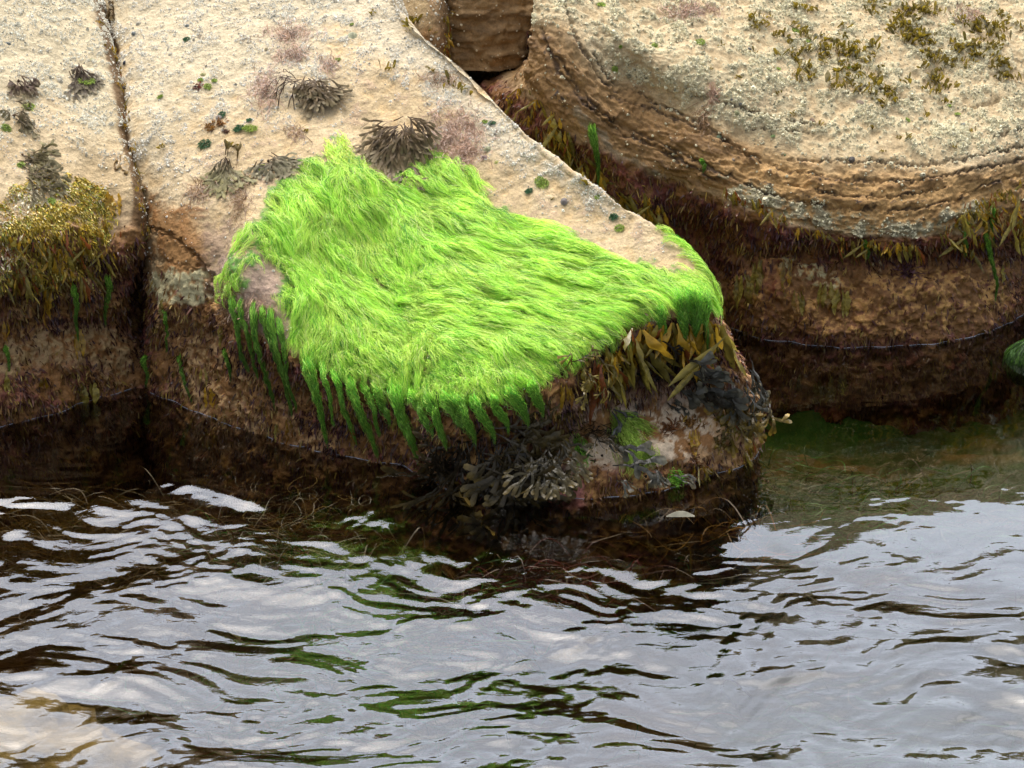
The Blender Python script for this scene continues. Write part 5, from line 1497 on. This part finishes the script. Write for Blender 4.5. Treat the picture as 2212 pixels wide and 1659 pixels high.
# ---- green lock over the pale ledge
def lock(pts, wd, n, label, c0=GRASS * .6, c1=LIME * .8):
    pts = np.asarray(pts, float); K = 12; s = np.linspace(0, 1, K)
    cs = np.linspace(0, 1, len(pts))
    xs, ys = np.interp(s, cs, pts[:, 0]), np.interp(s, cs, pts[:, 1])
    lat = rng.normal(size=n) * .42 + (rng.integers(0, 3, n) - 1) * .35
    ww = np.interp(s, [0, .3, .7, 1], [.25, .9, 1.0, .7]) * wd
    tx, ty = np.gradient(xs), np.gradient(ys); ln = np.hypot(tx, ty)
    X_ = xs[None] - (ty / ln)[None] * lat[:, None] * ww[None] + np.sin(s[None] * rng.uniform(6, 18, (n, 1)) + rng.random((n, 1)) * 6) * rng.uniform(1, 6, (n, 1)) + rng.normal(size=(n, 1)) * 4
    Y_ = ys[None] + (tx / ln)[None] * lat[:, None] * ww[None] * .6 + rng.normal(size=(n, 1)) * 8
    P, N = hit(X_, Y_)
    Yd = P[..., 1] - rng.uniform(.003, .014, (n, 1))
    Q = unproj(X_, Y_, Yd) + rng.normal(size=(n, K, 3)) * [.003, .002, .002]
    a0 = rng.uniform(0, .4, n); a1 = np.clip(a0 + rng.uniform(.3, .8, n), 0, 1)
    tk = (a0[:, None] + (a1 - a0)[:, None] * s[None]) * (K - 1)
    a = np.minimum(tk.astype(int), K - 2); f = (tk - a)[..., None]; r_ = np.arange(n)[:, None]
    Q = Q[r_, a] * (1 - f) + Q[r_, a + 1] * f
    c = rng.random((n, 1)); V, F, cc = ribbons(Q, rng.uniform(.0014, .0026, n), unit(np.array([0, -.8, .5]) + rng.normal(size=(n, 3)) * .5), np.clip((c0 * (1 - c) + c1 * c)[:, None] * rng.uniform(.55, 1.4, (n, K, 1)), 0, .95))
    o = mesh_from('algae_lock', V, F, M_GREEN, cc)
    return tag(o, label, 'seaweed')
lock([(1318,885),(1338,920),(1350,955),(1366,990),(1358,1028)], 20, 520, 'thick green algae lock trailing over the pale ledge to the water')
lock([(1335,905),(1362,940),(1385,970),(1392,1000)], 17, 420, 'second thick strand of green algae beside the main lock on the pale ledge')
lock([(1330,895),(1370,912),(1415,935)], 16, 260, 'side lock of green algae reaching right over the pale ledge')
lock([(1385,965),(1402,985),(1408,1005)], 16, 220, 'short green end lock beside the main one over the ledge')
lock([(700,302),(718,330),(745,352),(790,362)], 5, 90, 'thin lime strand trailing uphill from the top edge of the green mat', GRASS, LIME)
lock([(728,290),(742,318),(765,342)], 4, 60, 'shorter lime strand beside the trailing one above the mat', GRASS, LIME)
lock([(1240,935),(1252,970),(1262,1010)], 20, 160, 'thin dark green weed among the tangled stems', DEEP, GRASS * .8)
lock([(1450,1025),(1465,1035),(1475,1042)], 20, 160, 'small green fringe touching the water at the ledge foot', DEEP, GRASS)

# ------------------------------------------------------------------ painted sky glint at the water edge, drifting threads, small things in the water
def contour(S):
    z = S.P[..., 2]; out = []
    for j in range(0, z.shape[1]):
        c = z[:, j]; k = np.where((c[:-1] < 0) & (c[1:] >= 0))[0]
        if len(k):
            k = k[-1]; t = -c[k] / (c[k + 1] - c[k]); out.append(S.P[k, j] * (1 - t) + S.P[k + 1, j] * t)
    return np.array(out)
Ns, Ps = [], []
rng = np.random.default_rng(8)
fV, fF, n0 = [], [], 0
for S, wd in ((S_MAIN, .0015), (S_RIGHT, .0016), (S_LEFT, .0015)):
    c = contour(S); px_, py_ = proj(c)
    k = 5; c = np.stack([np.convolve(np.pad(c[:, q], k, mode='edge'), np.ones(2 * k + 1) / (2 * k + 1), 'valid') for q in range(3)], -1)
    tn = unit(np.gradient(c, axis=0)); sd = np.stack([tn[:, 1], -tn[:, 0], 0 * tn[:, 0]], -1)
    sd = sd * np.sign(-sd[:, 1:2] + 1e-9)
    dens = sstep(fbm(c * 16 + 3, 3), -.45, .3)
    if S is S_RIGHT: dens = np.maximum(dens, .38 * sstep(fbm(c * 30, 2), -.5, .0))
    w_ = wd * (dens * rng.uniform(.35, 1.3, len(c)))[:, None]
    a = c + sd * .003; a[:, 2] = .0022; b_ = a + sd * w_; b_[:, 2] = .0032; e = b_ + sd * w_ * .6; e[:, 2] = .0012
    V = np.stack([a, b_, e], 1).reshape(-1, 3)
    i = np.arange(len(c) - 1)[dens[:-1] > .12] * 3
    F = np.concatenate([np.stack([i, i + 1, i + 4, i + 3], -1), np.stack([i + 1, i + 2, i + 5, i + 4], -1)])
    fV.append(V); fF.append(F + n0); n0 += len(V)
M_GLINT = leaf_material('meniscus_glint', rough=.35, trans=.0, spec=.6, var=.2)  # pale strip stands in for sky reflected by the meniscus
V = np.concatenate(fV)
tag(mesh_from('waterline_glint', V, np.concatenate(fF), M_GLINT, np.tile([.24, .26, .31], (len(V), 1))), 'thin broken pale strip painting the sky glint where water meets rock', kind='stuff')

def threads(n, box, zr, seed, Lr=(.15, .6), curv=6, wd=(.0008, .0017), pal=((.20,.10,.02), (.26,.15,.03), (.12,.06,.02))):
    rg = np.random.default_rng(seed)
    x = rg.uniform(box[0], box[2], n); y = rg.uniform(box[1], box[3], n)
    P = wpt(x, y, 0); K = 22
    L_ = rg.uniform(*Lr, n)[:, None]
    th0 = rg.normal(size=(n, 1)) * .35 + (rg.random((n, 1)) < .5) * math.pi
    s = np.linspace(0, 1, K)[None]
    th = th0 + rg.normal(size=(n, 1)) * curv * .35 * s + np.cumsum(rg.normal(size=(n, K)) * .10, 1)
    dx = np.cos(th) * L_ / K; dy = np.sin(th) * L_ / K
    z = rg.uniform(zr[0], zr[1], (n, 1)) + np.sin(s * 5 + rg.random((n, 1)) * 6) * .012
    Q = np.stack([P[:, :1] + np.cumsum(dx, 1), P[:, 1:2] + np.cumsum(dy, 1), np.minimum(z, -.006)], -1)
    col = np.array(pal)[rg.integers(0, len(pal), n)] * rg.uniform(.2, .6, (n, 1))
    return ribbons(Q, rg.uniform(*wd, n), np.tile([0, 0, 1.0], (n, 1)), col)
def merge(*r):
    return multi(r)
T1 = threads(90, (-60, 960, 860, 1140), (-.20, -.05), 1, Lr=(.15, .45), curv=3)
T2 = threads(35, (540, 1030, 800, 1110), (-.05, -.01), 2, Lr=(.12, .3), curv=10, pal=((.30,.19,.05), (.24,.13,.03), (.4,.34,.2)))
T3 = threads(24, (900, 1100, 1500, 1250), (-.08, -.02), 3, Lr=(.1, .35), curv=12)
T4 = threads(25, (1450, 980, 2230, 1180), (-.25, -.08), 4, Lr=(.15, .5), curv=3, pal=((.05,.12,.02), (.14,.09,.02), (.22,.10,.02)))
T5 = threads(25, (200, 1200, 2100, 1600), (-.12, -.03), 5, Lr=(.15, .5), curv=9, pal=((.36,.30,.12), (.3,.2,.08)))
T6 = threads(22, (1400, 1030, 1660, 1120), (-.05, -.008), 6, Lr=(.1, .3), curv=2, pal=((.36,.15,.02), (.30,.17,.03)))
V, F, cc = merge(T1, T2, T3, T4, T5)
tag(mesh_from('thread_weed', V, F, M_TURF, cc), 'loose brown and green thread weed drifting just under the water', kind='stuff')

# submerged weed clumps: big soft masses
def underweed(px, py, rx, ry, n, pal, zr, seed, name, label):
    rg = np.random.default_rng(seed)
    P = wpt(px, py, 0)
    n_ = n; K = 8
    Q0 = np.stack([P[0] + rg.normal(size=n_) * rx, P[1] + rg.normal(size=n_) * ry, rg.uniform(*zr, n_)], -1)
    d = unit(np.stack([np.full(n_, 1.0), rg.normal(size=n_) * .35, rg.normal(size=n_) * .2], -1)) * np.where(rg.random((n_, 1)) < .5, -1, 1)
    s = np.linspace(0, 1, K)[None, :, None]; L_ = rg.uniform(.06, .2, (n_, 1, 1))
    Q = Q0[:, None] + d[:, None] * s * L_ + rg.normal(size=(n_, 1, 3)) * .04 * np.sin(s * 3)
    Q[..., 2] = np.minimum(Q[..., 2], -.012)
    col = np.array(pal)[rg.integers(0, len(pal), n_)] * rg.uniform(.6, 1.5, (n_, 1))
    V, F, cc = ribbons(Q, rg.uniform(.002, .005, n_), np.tile([0, 0, 1.0], (n_, 1)) + rg.normal(size=(n_, 3)) * .3, col)
    o = mesh_from(name, V, F, M_TURF, cc)
    return tag(o, label, 'seaweed')
_dim = lambda q: [tuple(.38 * a for a in p) for p in q]
BR, GN, RD = [(.20,.10,.02), (.13,.07,.02), (.26,.15,.03)], [(.03,.15,.02), (.05,.22,.03), (.06,.12,.02)], [(.22,.03,.03), (.3,.07,.05), (.16,.03,.03)]
DB = [(.035,.022,.006), (.02,.03,.008), (.05,.03,.01)]
BR, GN, RD = _dim(BR), [tuple(.6 * a for a in p) for p in GN], _dim([(.22,.04,.03), (.2,.06,.04), (.12,.03,.02)])
for k, (x, y, rx, ry, n, pal, zr, lb) in enumerate((
 (90,1040,.22,.12,900,BR,(-.18,-.05),'rusty brown weed mass under water near the picture edge'),
 (330,1010,.22,.12,700,BR,(-.22,-.08),'brown weed mass under water below the crack corner'),
 (620,1100,.16,.10,500,BR,(-.12,-.03),'tangled ginger weed mass under water below the dark tassels'),
 (520,1050,.12,.08,300,GN,(-.2,-.1),'green weed mass under water beside the ginger one'),
 (860,1190,.20,.12,700,GN,(-.22,-.08),'dark green weed mass under water before the boulder foot'),
 (1080,1200,.16,.035,260,RD,(-.12,-.04),'long crimson weed branch under water before the boulder foot'),
 (1230,1165,.10,.03,110,RD,(-.08,-.02),'pinkish weed branch end just breaking the water'),
 (1150,1130,.20,.05,240,BR,(-.16,-.06),'amber weed under water at the foot of the wrack curtain'),
 (1540,1090,.20,.05,90,[(.16,.07,.01), (.20,.10,.02)],(-.06,-.01),'amber weed streaming right from the ledge foot'),
 (1700,930,.2,.15,700,GN,(-.25,-.1),'green weed mass under the calm water beside the ledge'),
 (1900,900,.2,.1,400,DB,(-.3,-.15),'round brown weed mass under the calm water'),
 (1900,1010,.3,.12,900,GN,(-.22,-.06),'large dark green weed mass under the calm water'),
 (2120,1000,.2,.15,500,DB,(-.22,-.06),'brown weed mass under the calm water by the picture edge'),
 (1900,1120,.3,.1,500,DB,(-.2,-.06),'brown weed mass where the ripples begin'),
 (700,1330,.3,.15,600,GN,(-.25,-.1),'green weed mass under the open water'),
 (250,1180,.3,.12,700,BR,(-.22,-.06),'brown weed mass under the bright ripples'),
 (1400,1500,.5,.3,700,BR+GN,(-.3,-.15),'mixed weed mass deep under the foreground water'),
 (2050,1400,.3,.2,500,GN,(-.3,-.12),'green weed mass under the far foreground ripples'))):
    underweed(x, y, rx, ry, n, pal, (zr[0] * 1.4 - .08, zr[1] * 1.4 - .06), 300 + k, 'sunken_weed', lb)

# rocks in the water
def rock_blob(px, py, rx, ry, rz, zc, colr, label, seed, nz=.12):
    P = wpt(px, py, zc)
    n1_, n2_ = 90, 60
    th = np.linspace(0, 2 * math.pi, n1_)[None, :]; ph = np.linspace(-.5 * math.pi, .5 * math.pi, n2_)[:, None]
    d = np.stack([np.cos(ph) * np.cos(th), np.cos(ph) * np.sin(th), np.sin(ph) + 0 * th], -1)
    nn = fbm(d * 1.6 + seed, 4)
    V = P + d * (1 + nn[..., None] * nz) * [rx, ry, rz]
    c = blend(np.zeros_like(V) + np.array(colr), sstep(fbm(d * 6 + seed, 3), -.1, .5) * .5, np.array(colr) * .55)
    o = mesh_from('boulder', V.reshape(-1, 3), grid_faces(n2_, n1_), M_ROCK, c.reshape(-1, 3), extra={'wet': np.zeros(V.shape[:2])})
    return tag(o, label, 'boulder'), P, V
rock_blob(0, 1670, .40, .30, .16, -.30, (.30,.22,.09), 'pale yellowish boulder lying under water in the foreground corner', 3, .30)
o, Pg, Vg = rock_blob(2226, 780, .085, .08, .08, -.015, (.05,.10,.03), 'small round rock poking out of the water, wrapped in green hair', 5)
n = 2600; rg = np.random.default_rng(3)
d = unit(rg.normal(size=(n, 3)) * [1, 1, .8] + [0, -.2, .5])
root = Pg + d * [.087, .082, .082]
K = 7; s = np.linspace(0, 1, K)[None, :, None]
t_ = unit(np.stack([d[:, 0] * .8, d[:, 1] * .8, -np.ones(n) * .7], -1)); t_ = unit(t_ - d * (t_ * d).sum(-1, keepdims=True))
Q = Pg + unit(root[:, None] - Pg + t_[:, None] * s * .085 + rg.normal(size=(n, K, 3)) * .006 * s) * np.linalg.norm(root - Pg, axis=1)[:, None, None] * (1 + .10 * s * (1 + fbm(d * 3, 2)[:, None, None] * 2))
c = rg.random((n, 1)); V, F, cc = ribbons(Q, rg.uniform(.0014, .0026, n), unit(d + rg.normal(size=(n, 3)) * .5), C(.015,.05,.01) * (1 - c) + C(.16,.34,.04) * c ** 2)
tag(mesh_from('algae_hair', V, F, M_GREEN, cc), 'green algae hair wrapping the small round rock in the water', 'seaweed')

# floating leaf and broken frond at the ledge foot
P = wpt(1470, 1118, .004)
s = np.linspace(0, 1, 10)
path = np.stack([-.045 + s * .09, np.sin(s * 3) * .006, .004 + .006 * np.sin(s * 3.1)], -1)
V, F, cc = strip(path, np.tile([.1, 1, .25], (10, 1)), .030 * np.sin(np.clip(s, .03, .97) * math.pi) ** .7, np.tile([0, 0, 1.0], (10, 1)), np.tile([.16, .15, .11], (10, 1)), .1)
o = mesh_from('floating_leaf', V, F, M_WRACK, cc); o.location = P
tag(o, 'pale silver leaf floating at the foot of the ledge', 'seaweed')
